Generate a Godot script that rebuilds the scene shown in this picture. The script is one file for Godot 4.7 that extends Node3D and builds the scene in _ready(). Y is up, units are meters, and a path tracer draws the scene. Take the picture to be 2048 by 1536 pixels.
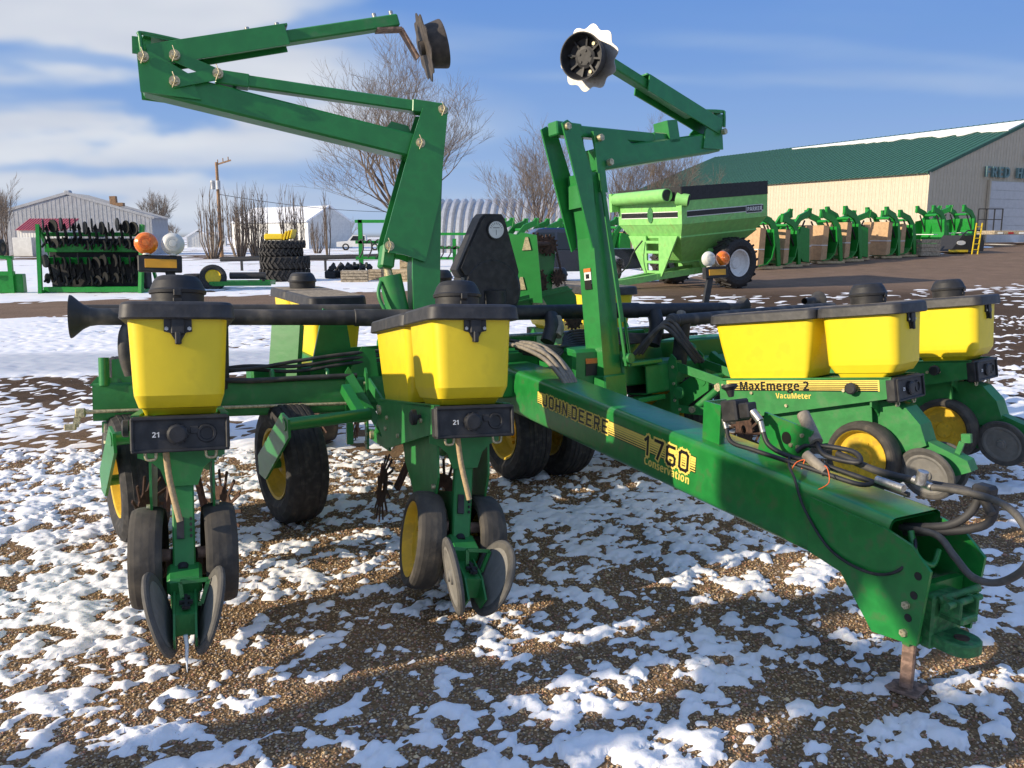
extends Node3D
# A folded row-crop planter on a snowy gravel yard of a farm-machinery dealer.

# ---------------------------------------------------------------- mesh builder
class MB:
	var v := PackedVector3Array()
	var n := PackedVector3Array()
	var c := PackedColorArray()
	var col := Color.WHITE
	var tint := false
	var xf := Transform3D()
	var cuts := [0]
	func cut() -> void:
		cuts.append(v.size())
	func t3(a: Vector3, b: Vector3, d: Vector3, na: Vector3, nb: Vector3, nd: Vector3) -> void:
		a = xf * a; b = xf * b; d = xf * d
		na = (xf.basis * na).normalized(); nb = (xf.basis * nb).normalized(); nd = (xf.basis * nd).normalized()
		if (d - a).cross(b - a).dot(na + nb + nd) < 0.0:
			v.append(a); v.append(d); v.append(b); n.append(na); n.append(nd); n.append(nb)
		else:
			v.append(a); v.append(b); v.append(d); n.append(na); n.append(nb); n.append(nd)
		if tint:
			c.append(col); c.append(col); c.append(col)
	func poly(p: Array, nm: Vector3) -> void:
		for i in range(1, p.size() - 1):
			t3(p[0], p[i], p[i + 1], nm, nm, nm)
	func box(ce: Vector3, sz: Vector3, ba := Basis(), b := 0.0) -> void:
		var h := sz * 0.5
		b = minf(b, minf(h.x, minf(h.y, h.z)) * 0.8)
		for i in 3:
			var j := (i + 1) % 3
			var k := (i + 2) % 3
			for s in [-1.0, 1.0]:
				var q := []
				for g in [[-1, -1], [1, -1], [1, 1], [-1, 1]]:
					var p := Vector3(); p[i] = s * h[i]; p[j] = g[0] * (h[j] - b); p[k] = g[1] * (h[k] - b)
					q.append(ce + ba * p)
				var nn := Vector3(); nn[i] = s
				poly(q, ba * nn)
				if b > 0.0:
					for s2 in [-1.0, 1.0]:
						var e := []
						for g in [[0, -1], [0, 1], [1, 1], [1, -1]]:
							var p := Vector3()
							p[i] = s * (h[i] if g[0] == 0 else h[i] - b); p[j] = s2 * (h[j] - b if g[0] == 0 else h[j]); p[k] = g[1] * (h[k] - b)
							e.append(ce + ba * p)
						var en := Vector3(); en[i] = s; en[j] = s2
						poly(e, ba * en.normalized())
		if b > 0.0:
			for sx in [-1.0, 1.0]:
				for sy in [-1.0, 1.0]:
					for sz2 in [-1.0, 1.0]:
						var s := Vector3(sx, sy, sz2)
						var m := h * s
						var r := s * b
						poly([ce + ba * Vector3(m.x, m.y - r.y, m.z - r.z), ce + ba * Vector3(m.x - r.x, m.y, m.z - r.z), ce + ba * Vector3(m.x - r.x, m.y - r.y, m.z)], ba * s.normalized())
	func beam(a: Vector3, b: Vector3, w: float, h: float, up := Vector3.UP, bev := 0.0) -> void:
		var z := (b - a).normalized()
		if absf(z.dot(up)) > 0.99:
			up = Vector3.BACK if absf(z.z) < 0.9 else Vector3.RIGHT
		var x := up.cross(z).normalized()
		box((a + b) * 0.5, Vector3(w, h, a.distance_to(b)), Basis(x, z.cross(x), z), bev)
	# polygon in the xy plane of fx, extruded from d0 to d1 along its z
	func prism(pp: Array, fx: Transform3D, d0: float, d1: float) -> void:
		var p := PackedVector2Array(pp)
		if Geometry2D.is_polygon_clockwise(p):
			p.reverse()
		var ti := Geometry2D.triangulate_polygon(p)
		for k in range(0, ti.size(), 3):
			for d in [d0, d1]:
				var q := []
				for m in 3:
					var w := p[ti[k + m]]
					q.append(fx * Vector3(w.x, w.y, d))
				poly(q, fx.basis.z * (1.0 if d == maxf(d0, d1) else -1.0))
		for i in p.size():
			var a := p[i]
			var b := p[(i + 1) % p.size()]
			var o := Vector3(b.y - a.y, a.x - b.x, 0)
			poly([fx * Vector3(a.x, a.y, d0), fx * Vector3(b.x, b.y, d0), fx * Vector3(b.x, b.y, d1), fx * Vector3(a.x, a.y, d1)], (fx.basis * o).normalized())
	func tube(p: Array, r, sg := 8, cap := true) -> void:
		var m := p.size()
		var pr := []; var pn := []
		var ref := Vector3.UP
		for i in m:
			var d: Vector3 = (p[mini(i + 1, m - 1)] - p[maxi(i - 1, 0)]).normalized()
			if i == 0:
				if absf(d.dot(ref)) > 0.9:
					ref = Vector3.RIGHT
			var x := (ref - d * ref.dot(d)).normalized()
			ref = x
			var y := d.cross(x)
			var rr: float = r[i] if r is Array else r
			var ring := []; var rn := []
			for k in sg:
				var a := TAU * k / sg
				var o := x * cos(a) + y * sin(a)
				ring.append(p[i] + o * rr); rn.append(o)
			pr.append(ring); pn.append(rn)
			if cap and (i == 0 or i == m - 1):
				poly(ring, d * (-1.0 if i == 0 else 1.0))
			if i > 0:
				for k in sg:
					var l := (k + 1) % sg
					t3(pr[i - 1][k], pr[i - 1][l], ring[l], pn[i - 1][k], pn[i - 1][l], rn[l])
					t3(pr[i - 1][k], ring[l], ring[k], pn[i - 1][k], rn[l], rn[k])
	func cyl(a: Vector3, b: Vector3, r: float, sg := 12, r2 := -1.0) -> void:
		tube([a, b], [r, r if r2 < 0.0 else r2], sg)
	# profile of (radius, height) turned about the y axis of fx
	func lathe(pf: Array, fx := Transform3D(), sg := 20, a0 := 0.0, a1 := TAU) -> void:
		for i in pf.size() - 1:
			var p: Vector2 = pf[i]
			var q: Vector2 = pf[i + 1]
			var d := (q - p).normalized()
			var o := Vector2(d.y, -d.x)
			for k in sg:
				var a := lerpf(a0, a1, float(k) / sg)
				var b := lerpf(a0, a1, float(k + 1) / sg)
				var ca := Vector3(cos(a), 0, sin(a))
				var cb := Vector3(cos(b), 0, sin(b))
				var y := Vector3.UP
				var na := fx.basis * (ca * o.x + y * o.y)
				var nb := fx.basis * (cb * o.x + y * o.y)
				var p1 := fx * (ca * p.x + y * p.y); var p2 := fx * (cb * p.x + y * p.y)
				var q1 := fx * (ca * q.x + y * q.y); var q2 := fx * (cb * q.x + y * q.y)
				if p.x > 1e-5:
					t3(p1, p2, q2, na, nb, nb)
				if q.x > 1e-5:
					t3(p1, q2, q1, na, nb, na)
	# rings of equal point counts; smooth round the ring, flat from ring to ring
	func loft(rings: Array, cap0 := true, cap1 := true) -> void:
		var m: int = rings[0].size()
		for i in rings.size() - 1:
			var A: Array = rings[i]
			var B: Array = rings[i + 1]
			var nn := []
			var mid := Vector3()
			for k in m:
				mid += A[k] + B[k]
			mid /= 2.0 * m
			for k in m:
				var tg: Vector3 = (A[(k + 1) % m] - A[k]).normalized() + (A[k] - A[(k + m - 1) % m]).normalized() + (B[(k + 1) % m] - B[k]).normalized() + (B[k] - B[(k + m - 1) % m]).normalized()
				var o := tg.cross(B[k] - A[k]).normalized()
				if o.dot((A[k] + B[k]) * 0.5 - mid) < 0.0:
					o = -o
				nn.append(o)
			for k in m:
				var l := (k + 1) % m
				t3(A[k], A[l], B[l], nn[k], nn[l], nn[l])
				t3(A[k], B[l], B[k], nn[k], nn[l], nn[k])
		var ax: Vector3 = (rings[-1][0] - rings[0][0])
		if cap0:
			var g := gn(rings[0]); poly(rings[0], -g if g.dot(ax) > 0.0 else g)
		if cap1:
			var g := gn(rings[-1]); poly(rings[-1], g if g.dot(ax) > 0.0 else -g)
	func gn(r: Array) -> Vector3:
		return (r[1] - r[0]).cross(r[r.size() / 2] - r[0]).normalized()
	func mesh() -> ArrayMesh:
		var ar := []
		ar.resize(Mesh.ARRAY_MAX)
		ar[Mesh.ARRAY_VERTEX] = v
		ar[Mesh.ARRAY_NORMAL] = n
		if c.size():
			ar[Mesh.ARRAY_COLOR] = c
		var m := ArrayMesh.new()
		m.add_surface_from_arrays(Mesh.PRIMITIVE_TRIANGLES, ar)
		return m

func rrect(hx: float, hy: float, r: float, k := 4) -> Array:
	var o := []
	for q in 4:
		var cx := (hx - r) * (1 if q == 0 or q == 3 else -1)
		var cy := (hy - r) * (1 if q < 2 else -1)
		for i in k + 1:
			var a := PI * 0.5 * (q + float(i) / k)
			o.append(Vector2(cx + cos(a) * r, cy + sin(a) * r))
	return o

# rounded rectangles lying flat, stacked in y: rows of [y, centre x, centre z, half x, half z, corner radius]
func stack(b: MB, rows: Array, cap0 := true, cap1 := true) -> void:
	var rg := []
	for r in rows:
		var ring := []
		for p in rrect(r[3], r[4], r[5]):
			ring.append(Vector3(r[1] + p.x, r[0], r[2] + p.y))
		rg.append(ring)
	b.loft(rg, cap0, cap1)

func spline(p: Array, k := 6) -> Array:
	var o := []
	for i in p.size() - 1:
		var a: Vector3 = p[maxi(i - 1, 0)]
		var b: Vector3 = p[i]
		var c: Vector3 = p[i + 1]
		var d: Vector3 = p[mini(i + 2, p.size() - 1)]
		for j in k:
			o.append(b.cubic_interpolate(c, a, d, float(j) / k))
	o.append(p[-1])
	return o

func add(parent: Node, called: String, b, mat: Material, at := Transform3D()) -> MeshInstance3D:
	var o := MeshInstance3D.new()
	o.name = called
	o.mesh = b.mesh() if b is MB else b
	o.material_override = mat
	o.transform = at
	o.cast_shadow = GeometryInstance3D.SHADOW_CASTING_SETTING_ON
	parent.add_child(o, true)
	return o

# one part for each stretch between cuts
func adds(parent: Node, called: String, b: MB, mat: Material, at := Transform3D()) -> void:
	for i in b.cuts.size():
		var e: int = b.cuts[i + 1] if i + 1 < b.cuts.size() else b.v.size()
		var s: int = b.cuts[i]
		if e > s:
			var q := MB.new()
			q.v = b.v.slice(s, e); q.n = b.n.slice(s, e)
			add(parent, called, q, mat, at)

var taken := {}
func numbered(called: String) -> String:
	taken[called] = taken.get(called, -1) + 1
	return called if taken[called] == 0 else "%s_%03d" % [called, taken[called]]
func tag(o: Node, label: String, category: String, group := "") -> Node:
	o.set_meta("label", label); o.set_meta("category", category)
	if group:
		o.set_meta("group", group)
	return o
func thing(called: String, label: String, category: String, at := Transform3D(), group := "") -> Node3D:
	var o := Node3D.new()
	o.name = numbered(called); o.transform = at
	add_child(o)
	tag(o, label, category, group)
	return o
func copy(o: Node3D, called: String, label: String, at: Transform3D, group := "") -> Node3D:
	var r: Node3D = o.duplicate()
	r.name = numbered(called); r.transform = at
	add_child(r)
	r.set_meta("label", label)
	if group:
		r.set_meta("group", group)
	return r
func setting(called: String, b, mat: Material) -> MeshInstance3D:
	var o := add(self, called, b, mat)
	o.set_meta("kind", "structure")
	return o
func X(p: Vector3, yaw := 0.0, pitch := 0.0, roll := 0.0) -> Transform3D:
	return Transform3D(Basis(Vector3.UP, deg_to_rad(yaw)) * Basis(Vector3.BACK, deg_to_rad(roll)) * Basis(Vector3.RIGHT, deg_to_rad(pitch)), p)
func V(x: float, y: float, z: float) -> Vector3:
	return Vector3(x, y, z)

# ---------------------------------------------------------------- materials
var M := {}
func noise(seed_: int, f: float, oct := 4, kind := FastNoiseLite.TYPE_SIMPLEX_SMOOTH) -> FastNoiseLite:
	var g := FastNoiseLite.new()
	g.seed = seed_; g.frequency = f; g.noise_type = kind
	g.fractal_type = FastNoiseLite.FRACTAL_FBM; g.fractal_octaves = oct
	return g
func ntex(g: FastNoiseLite, stops: Array, size := 512, bump := -1.0) -> NoiseTexture2D:
	var t := NoiseTexture2D.new()
	t.width = size; t.height = size; t.seamless = true; t.noise = g
	if bump > 0.0:
		t.as_normal_map = true; t.bump_strength = bump
	elif stops.size():
		var r := Gradient.new()
		var of := PackedFloat32Array(); var cs := PackedColorArray()
		for s in stops:
			of.append(s[0]); cs.append(s[1])
		r.offsets = of; r.colors = cs
		t.color_ramp = r
	return t
func lin(r: float, g: float, b: float) -> Color:
	return Color(r, g, b).linear_to_srgb()
var bump_fine: NoiseTexture2D
var mseed := 1
# paint or plastic: base colour with mottling, and dust or wear in patches
func mk(called: String, base: Color, rough: float, o := {}) -> StandardMaterial3D:
	var m := StandardMaterial3D.new()
	m.resource_name = called
	m.roughness = rough
	m.metallic = o.get("metal", 0.0)
	m.metallic_specular = o.get("spec", 0.5)
	var k: float = o.get("vary", 0.12)
	if o.get("flat", false):
		m.albedo_color = base
	else:
		mseed += 1
		var dust: Color = o.get("dust", base)
		var da: float = o.get("amount", 0.0)
		var lo := Color(base.r * (1 - k), base.g * (1 - k), base.b * (1 - k))
		var hi := Color(minf(1, base.r * (1 + k)), minf(1, base.g * (1 + k)), minf(1, base.b * (1 + k)))
		m.albedo_texture = ntex(noise(mseed, o.get("freq", 0.012), 5), [[0.0, lo], [0.45, base], [0.62, hi], [0.75, base.lerp(dust, da * 0.5)], [1.0, base.lerp(dust, da)]])
		m.uv1_triplanar = true
		m.uv1_scale = Vector3.ONE * o.get("scale", 1.2)
	if o.get("bump", 0.0) > 0.0:
		m.normal_enabled = true; m.normal_texture = bump_fine; m.normal_scale = o.bump
		m.uv1_triplanar = true
	if o.get("coat", 0.0) > 0.0:
		m.clearcoat_enabled = true; m.clearcoat = o.coat; m.clearcoat_roughness = 0.2
	M[called] = m
	return m
func make_materials() -> void:
	bump_fine = ntex(noise(99, 0.03, 5), [], 512, 4.0)
	var tan_dust := lin(0.36, 0.29, 0.19)
	mk("green", lin(0.019, 0.205, 0.042), 0.38, {"vary": 0.05, "dust": lin(0.05, 0.17, 0.05), "amount": 0.3, "bump": 0.06, "coat": 0.25, "scale": 0.9})
	mk("green_dusty", lin(0.023, 0.20, 0.046), 0.5, {"vary": 0.06, "dust": tan_dust, "amount": 0.3, "bump": 0.1, "scale": 1.1})
	mk("green_tongue", lin(0.016, 0.20, 0.038), 0.3, {"vary": 0.06, "dust": lin(0.17, 0.16, 0.07), "amount": 0.55, "bump": 0.07, "coat": 0.25, "scale": 0.9, "freq": 0.02})
	mk("green_cast", lin(0.03, 0.16, 0.05), 0.6, {"vary": 0.2, "dust": tan_dust, "amount": 0.5, "bump": 0.35, "scale": 3.0})
	mk("green_new", lin(0.012, 0.23, 0.03), 0.35, {"vary": 0.08})
	mk("green_cart", lin(0.23, 0.56, 0.16), 0.5, {"vary": 0.06, "dust": lin(0.3, 0.38, 0.12), "amount": 0.5, "scale": 0.5})
	mk("yellow", lin(0.84, 0.63, 0.020), 0.42, {"vary": 0.015, "dust": lin(0.66, 0.46, 0.03), "amount": 0.25, "bump": 0.04, "scale": 0.8})
	mk("yellow_rim", lin(0.62, 0.40, 0.02), 0.55, {"vary": 0.08, "dust": lin(0.35, 0.24, 0.06), "amount": 0.5, "scale": 1.5})
	mk("black", lin(0.018, 0.018, 0.02), 0.55, {"vary": 0.25, "dust": lin(0.10, 0.09, 0.08), "amount": 0.5, "bump": 0.12, "scale": 2.0})
	mk("black_dusty", lin(0.035, 0.034, 0.034), 0.65, {"vary": 0.2, "dust": lin(0.24, 0.20, 0.15), "amount": 0.8, "bump": 0.12, "scale": 1.2, "freq": 0.008})
	mk("lid", lin(0.032, 0.032, 0.036), 0.55, {"vary": 0.15, "dust": lin(0.14, 0.12, 0.095), "amount": 0.5, "bump": 0.2, "scale": 2.2})
	mk("lid_dust", lin(0.27, 0.22, 0.155), 0.9, {"vary": 0.2, "dust": lin(0.09, 0.08, 0.07), "amount": 0.8, "bump": 0.2, "scale": 2.0})
	mk("rubber", lin(0.022, 0.021, 0.021), 0.75, {"vary": 0.25, "dust": lin(0.12, 0.105, 0.085), "amount": 0.75, "bump": 0.3, "scale": 2.6})
	mk("rubber_dusty", lin(0.055, 0.049, 0.042), 0.85, {"vary": 0.15, "dust": lin(0.20, 0.165, 0.12), "amount": 0.7, "bump": 0.25, "scale": 1.6})
	mk("rubber_grey", lin(0.085, 0.08, 0.072), 0.8, {"vary": 0.15, "dust": lin(0.16, 0.145, 0.12), "amount": 0.5, "bump": 0.3, "scale": 2.0})
	mk("disc_grey", lin(0.20, 0.19, 0.17), 0.7, {"vary": 0.08, "dust": lin(0.22, 0.19, 0.15), "amount": 0.5, "bump": 0.15, "scale": 2.0})
	mk("steel", lin(0.45, 0.44, 0.42), 0.4, {"metal": 0.85, "vary": 0.15, "dust": lin(0.25, 0.19, 0.13), "amount": 0.5, "scale": 4.0})
	mk("zinc", lin(0.50, 0.44, 0.28), 0.45, {"metal": 0.5, "vary": 0.2, "dust": lin(0.22, 0.16, 0.09), "amount": 0.6, "scale": 5.0})
	mk("blade", lin(0.46, 0.44, 0.42), 0.38, {"metal": 0.9, "vary": 0.08, "dust": lin(0.35, 0.24, 0.16), "amount": 0.5, "scale": 2.5})
	mk("band_brown", lin(0.055, 0.045, 0.038), 0.7, {"vary": 0.2, "dust": lin(0.16, 0.13, 0.10), "amount": 0.7, "bump": 0.3, "scale": 2.5})
	mk("rust", lin(0.060, 0.032, 0.022), 0.9, {"vary": 0.3, "dust": lin(0.13, 0.07, 0.045), "amount": 0.8, "bump": 0.5, "scale": 4.0})
	mk("bore", lin(0.03, 0.024, 0.02), 0.9, {"vary": 0.3, "scale": 2.0})
	mk("rust_steel", lin(0.20, 0.13, 0.10), 0.75, {"vary": 0.3, "dust": lin(0.30, 0.22, 0.17), "amount": 0.7, "bump": 0.4, "scale": 3.0})
	mk("beige_rod", lin(0.42, 0.30, 0.16), 0.7, {"vary": 0.15, "dust": lin(0.3, 0.25, 0.18), "amount": 0.5, "scale": 3.0})
	mk("hose_dark", lin(0.075, 0.07, 0.062), 0.6, {"vary": 0.2, "dust": lin(0.18, 0.16, 0.13), "amount": 0.6, "scale": 2.0})
	mk("hose_grey", lin(0.20, 0.175, 0.14), 0.7, {"vary": 0.2, "dust": lin(0.3, 0.26, 0.2), "amount": 0.5, "scale": 3.0})
	mk("decal_yellow", lin(0.82, 0.62, 0.13), 0.4, {"vary": 0.03})
	mk("decal_black", lin(0.012, 0.012, 0.012), 0.35, {"vary": 0.1})
	mk("white_paint", lin(0.72, 0.72, 0.70), 0.5, {"vary": 0.04, "dust": lin(0.5, 0.46, 0.4), "amount": 0.3})
	mk("lamp_white", lin(0.70, 0.69, 0.64), 0.35, {"vary": 0.03})
	mk("lamp_amber", lin(0.80, 0.19, 0.015), 0.22, {"vary": 0.12, "scale": 6.0, "coat": 0.5})
	mk("reflector", lin(0.80, 0.38, 0.02), 0.4, {"vary": 0.04})
	mk("twine", lin(0.75, 0.14, 0.03), 0.8, {"vary": 0.1})
	mk("warn_orange", lin(0.65, 0.17, 0.03), 0.5, {"vary": 0.08})
	mk("ice", lin(0.75, 0.8, 0.85), 0.2, {"flat": true})

func txt(parent: Node, called: String, s: String, h: float, mat: Material, at: Transform3D, serif := false, deep := 0.002, bold := 0.0) -> MeshInstance3D:
	var t := TextMesh.new()
	var f := SystemFont.new()
	f.font_names = PackedStringArray(["Droid Serif" if serif else "Droid Sans"])
	f.font_weight = 700
	if bold != 0.0:
		var fv := FontVariation.new()
		fv.base_font = f; fv.variation_embolden = bold
		t.font = fv
	else:
		t.font = f
	t.text = s; t.font_size = 64; t.pixel_size = h / 46.0; t.depth = deep
	t.horizontal_alignment = HORIZONTAL_ALIGNMENT_CENTER
	return add(parent, called, t, mat, at)

# square block capitals as strokes in a 0.6 x 1 cell
const GLYPH := {
	"J": [[0.6, 1, 0.6, 0.12, 0.48, 0, 0.12, 0, 0, 0.12, 0, 0.3]],
	"O": [[0.12, 0, 0.48, 0, 0.6, 0.12, 0.6, 0.88, 0.48, 1, 0.12, 1, 0, 0.88, 0, 0.12, 0.12, 0]],
	"H": [[0, 0, 0, 1], [0.6, 0, 0.6, 1], [0, 0.5, 0.6, 0.5]],
	"N": [[0, 0, 0, 1, 0.6, 0, 0.6, 1]],
	"D": [[0, 0, 0.48, 0, 0.6, 0.12, 0.6, 0.88, 0.48, 1, 0, 1, 0, 0]],
	"E": [[0.6, 0, 0, 0, 0, 1, 0.6, 1], [0, 0.5, 0.5, 0.5]],
	"R": [[0, 0, 0, 1, 0.48, 1, 0.6, 0.88, 0.6, 0.56, 0.48, 0.46, 0, 0.46], [0.36, 0.46, 0.6, 0]],
	"1": [[0.15, 0.8, 0.36, 1, 0.36, 0]],
	"7": [[0, 1, 0.6, 1, 0.22, 0]],
	"6": [[0.55, 1, 0.12, 1, 0, 0.88, 0, 0.12, 0.12, 0, 0.48, 0, 0.6, 0.12, 0.6, 0.42, 0.48, 0.54, 0, 0.54]],
	"0": [[0.12, 0, 0.48, 0, 0.6, 0.12, 0.6, 0.88, 0.48, 1, 0.12, 1, 0, 0.88, 0, 0.12, 0.12, 0]],
}
func block_letters(s: String, h: float, pen: float, gap: float, thick: float, wide := 1.0) -> MB:
	var b := MB.new()
	var x := 0.0
	for ch in s:
		if ch == " ":
			x += h * 0.4
			continue
		for st in GLYPH[ch]:
			for i in range(0, st.size() - 2, 2):
				var p := Vector3(x + st[i] * h * wide, st[i + 1] * h, thick * 0.5)
				var q := Vector3(x + st[i + 2] * h * wide, st[i + 3] * h, thick * 0.5)
				var d := (q - p).normalized() * pen * 0.5
				b.beam(p - d, q + d, pen, thick * (1.0 + 0.06 * (i % 4)), Vector3.BACK)
		x += h * 0.6 * wide + gap
	return b

# ---------------------------------------------------------------- the planter
const SIDE := Basis(Vector3(0, 0, 1), Vector3(0, 1, 0), Vector3(1, 0, 0))   # polygon drawn as (z, y), extruded along x
const AXX := Basis(Vector3(0, -1, 0), Vector3(1, 0, 0), Vector3(0, 0, 1))    # lathe axis along x
func side(x := 0.0) -> Transform3D:
	return Transform3D(SIDE, Vector3(x, 0, 0))
func v2(a: Array) -> Array:
	var o := []
	for i in range(0, a.size(), 2):
		o.append(Vector2(a[i], a[i + 1]))
	return o
func bolt(b: MB, p: Vector3, ax: Vector3, r := 0.012, h := 0.012) -> void:
	b.cyl(p, p + ax.normalized() * h, r, 6)
# tyre: lathe about y of fx; R outer radius, w width, q rim radius
func tyre(b: MB, fx: Transform3D, R: float, w: float, q: float, sg := 32) -> void:
	var h := w * 0.5
	b.lathe([Vector2(q, -h * 0.75), Vector2(q + (R - q) * 0.35, -h), Vector2(q + (R - q) * 0.7, -h * 0.99), Vector2(R * 0.965, -h * 0.84), Vector2(R * 0.99, -h * 0.6), Vector2(R, -h * 0.25), Vector2(R, h * 0.25), Vector2(R * 0.99, h * 0.6), Vector2(R * 0.965, h * 0.84), Vector2(q + (R - q) * 0.7, h * 0.99), Vector2(q + (R - q) * 0.35, h), Vector2(q, h * 0.75), Vector2(q, -h * 0.75)], fx, sg)

func row_unit(P: Node, at: Transform3D, o: Dictionary) -> MeshInstance3D:
	var b := MB.new()
	var dy: float = o.get("dy", 0.0)
	for s in [-1.0, 1.0]:
		b.prism(v2([-0.05, -0.03, 1.13, -0.015, 1.10, -0.14, 0.14, -0.28, -0.05, -0.165]), side(), s * 0.166, s * 0.178)
		b.box(V(s * 0.163, -0.02, 0.54), V(0.03, 0.012, 1.16))
		b.prism(v2([0.3, -0.2, 0.98, -0.12, 0.98, -0.30 + dy * 0.3, 0.9, -0.40 + dy * 0.6, 0.6, -0.44 + dy * 0.6, 0.36, -0.33]), side(), s * 0.115, s * 0.125)
		b.prism(v2([-0.484, 0.115, -0.45, 0.165, -0.415, 0.13, -0.405, 0.03, -0.425, -0.02, -0.42, -0.1, -0.42, -0.33, -0.484, -0.33]), side(), s * 0.158, s * 0.170)
		b.beam(V(s * 0.150, 0.075, -0.43), V(s * 0.150, -0.065, 0.02), 0.012, 0.06)
		b.beam(V(s * 0.150, -0.235, -0.43), V(s * 0.150, -0.27, 0.12), 0.012, 0.055)
		b.lathe([Vector2(0, 0), Vector2(0.045, 0), Vector2(0.045, 0.014), Vector2(0.028, 0.018), Vector2(0, 0.018)], Transform3D(AXX.scaled(Vector3(s, 1, 1)), V(s * 0.170, -0.115, -0.40)), 16)
	b.box(V(0, -0.035, 0.54), V(0.30, 0.014, 1.12))
	b.box(V(0, 0.03, -0.478), V(0.30, 0.16, 0.014))
	b.prism(v2([-0.165, -0.13, 0.165, -0.13, 0.165, -0.19, 0.12, -0.205, 0.082, -0.24, 0.058, -0.31, -0.058, -0.31, -0.082, -0.24, -0.12, -0.205, -0.165, -0.19]), Transform3D(Basis(), V(0, 0, 0.99)), 0.0, 0.012)
	b.cyl(V(-0.128, -0.075, -0.07), V(-0.128, -0.235, -0.30), 0.027, 12)
	b.cyl(V(0.11, -0.30, 0.25), V(0.11, -0.18, 0.7), 0.03, 10)
	var u := add(P, "row_unit", b, M.green_dusty, at)
	# bolts
	b = MB.new()
	for p in [[-0.178, -0.06, -0.02], [-0.178, -0.17, 0.16], [-0.178, -0.11, 0.2], [-0.178, -0.09, 0.84], [-0.178, -0.09, 0.92], [-0.178, -0.19, 0.45], [-0.17, 0.07, -0.44], [-0.17, -0.05, -0.44], [-0.17, -0.17, -0.44], [-0.17, -0.29, -0.45], [-0.17, -0.235, -0.40]]:
		bolt(b, V(p[0], p[1], p[2]), Vector3.LEFT, 0.011, 0.011)
	bolt(b, V(-0.155, -0.075, -0.07), Vector3.LEFT, 0.03, 0.02); bolt(b, V(-0.155, -0.235, -0.30), Vector3.LEFT, 0.025, 0.02); bolt(b, V(-0.178, -0.075, 0.02), Vector3.LEFT, 0.026, 0.016)
	for s in [-1.0, 1.0]:
		bolt(b, V(s * 0.125, -0.33 + dy * 0.4, 0.93), V(s, 0, 0), 0.012, 0.015)
		b.tube(spline([V(s * 0.13, -0.155, 1.13), V(s * 0.125, -0.185, 1.13), V(s * 0.095, -0.185, 1.13), V(s * 0.09, -0.155, 1.13)], 4), 0.006, 6)
	add(u, "bolts", b, M.zinc).set_meta("kind", "stuff")
	# hoppers
	b = MB.new()
	stack(b, [[-0.018, 0, 0.30, 0.150, 0.285, 0.02], [0.03, 0, 0.30, 0.156, 0.300, 0.03], [0.20, 0, 0.295, 0.168, 0.335, 0.04], [0.37, 0, 0.293, 0.180, 0.365, 0.05]])
	add(u, "front_hopper", b, M.yellow)
	b = MB.new()
	stack(b, [[-0.018, 0, 0.93, 0.130, 0.14, 0.02], [0.008, 0, 0.94, 0.140, 0.165, 0.03], [0.012, 0, 0.945, 0.150, 0.185, 0.035], [0.06, 0, 0.945, 0.165, 0.220, 0.05], [0.09, 0, 0.945, 0.1675, 0.222, 0.05], [0.22, 0, 0.945, 0.174, 0.228, 0.055], [0.37, 0, 0.945, 0.182, 0.236, 0.06]])
	add(u, "rear_hopper", b, M.yellow)
	for l in [[0.293, 0.392], [0.948, 0.262]]:
		b = MB.new()
		var z: float = l[0]
		var h: float = l[1]
		stack(b, [[0.352, 0, z, 0.203, h - 0.008, 0.05], [0.358, 0, z, 0.210, h, 0.055], [0.408, 0, z, 0.205, h - 0.004, 0.055], [0.417, 0, z, 0.198, h - 0.012, 0.05], [0.421, 0, z, 0.185, h - 0.025, 0.045]], true, false)
		add(u, "lid", b, M.lid)
		b = MB.new()
		stack(b, [[0.421, 0, z, 0.185, h - 0.025, 0.045], [0.4225, 0, z, 0.16, h - 0.05, 0.04]], false, true)
		add(u, "lid_top", b, M.lid_dust)
	b = MB.new()
	b.lathe([Vector2(0.100, 0), Vector2(0.102, 0.048), Vector2(0.110, 0.05), Vector2(0.112, 0.062), Vector2(0.107, 0.068), Vector2(0.094, 0.10), Vector2(0.080, 0.118), Vector2(0.068, 0.123), Vector2(0, 0.125)], X(V(0, 0.421, 0.93)), 28)
	b.box(V(0, 0.421 + 0.048, 0.93 + 0.108), V(0.03, 0.028, 0.012), Basis(), 0.003)
	b.box(V(0, 0.421 + 0.02, 0.93 + 0.100), V(0.035, 0.018, 0.014), Basis(), 0.003)
	add(u, "vent_cap", b, M.black)
	# latch
	b = MB.new()
	b.prism(v2([-0.062, 0.372, 0.062, 0.372, 0.05, 0.355, 0.05, 0.305, 0.028, 0.300, 0.012, 0.272, 0.012, 0.258, -0.012, 0.258, -0.012, 0.272, -0.028, 0.300, -0.05, 0.305, -0.05, 0.355]), Transform3D(Basis(), V(0, 0, 1.166)), 0.0, 0.022)
	b.box(V(0, 0.325, 1.193), V(0.05, 0.06, 0.012), Basis(), 0.004)
	b.box(V(0, 0.28, 1.196), V(0.022, 0.05, 0.014), Basis(), 0.004)
	add(u, "latch", b, M.black)
	b = MB.new()
	for s in [-1.0, 1.0]:
		bolt(b, V(s * 0.041, 0.316, 1.188), Vector3.BACK, 0.008, 0.005)
	add(u, "latch_bolts", b, M.steel).set_meta("kind", "stuff")
	# black end panel with knob
	b = MB.new()
	b.box(V(0, -0.09, 1.125), V(0.362, 0.142, 0.07), Basis(Vector3.RIGHT, -0.05), 0.012)
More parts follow.
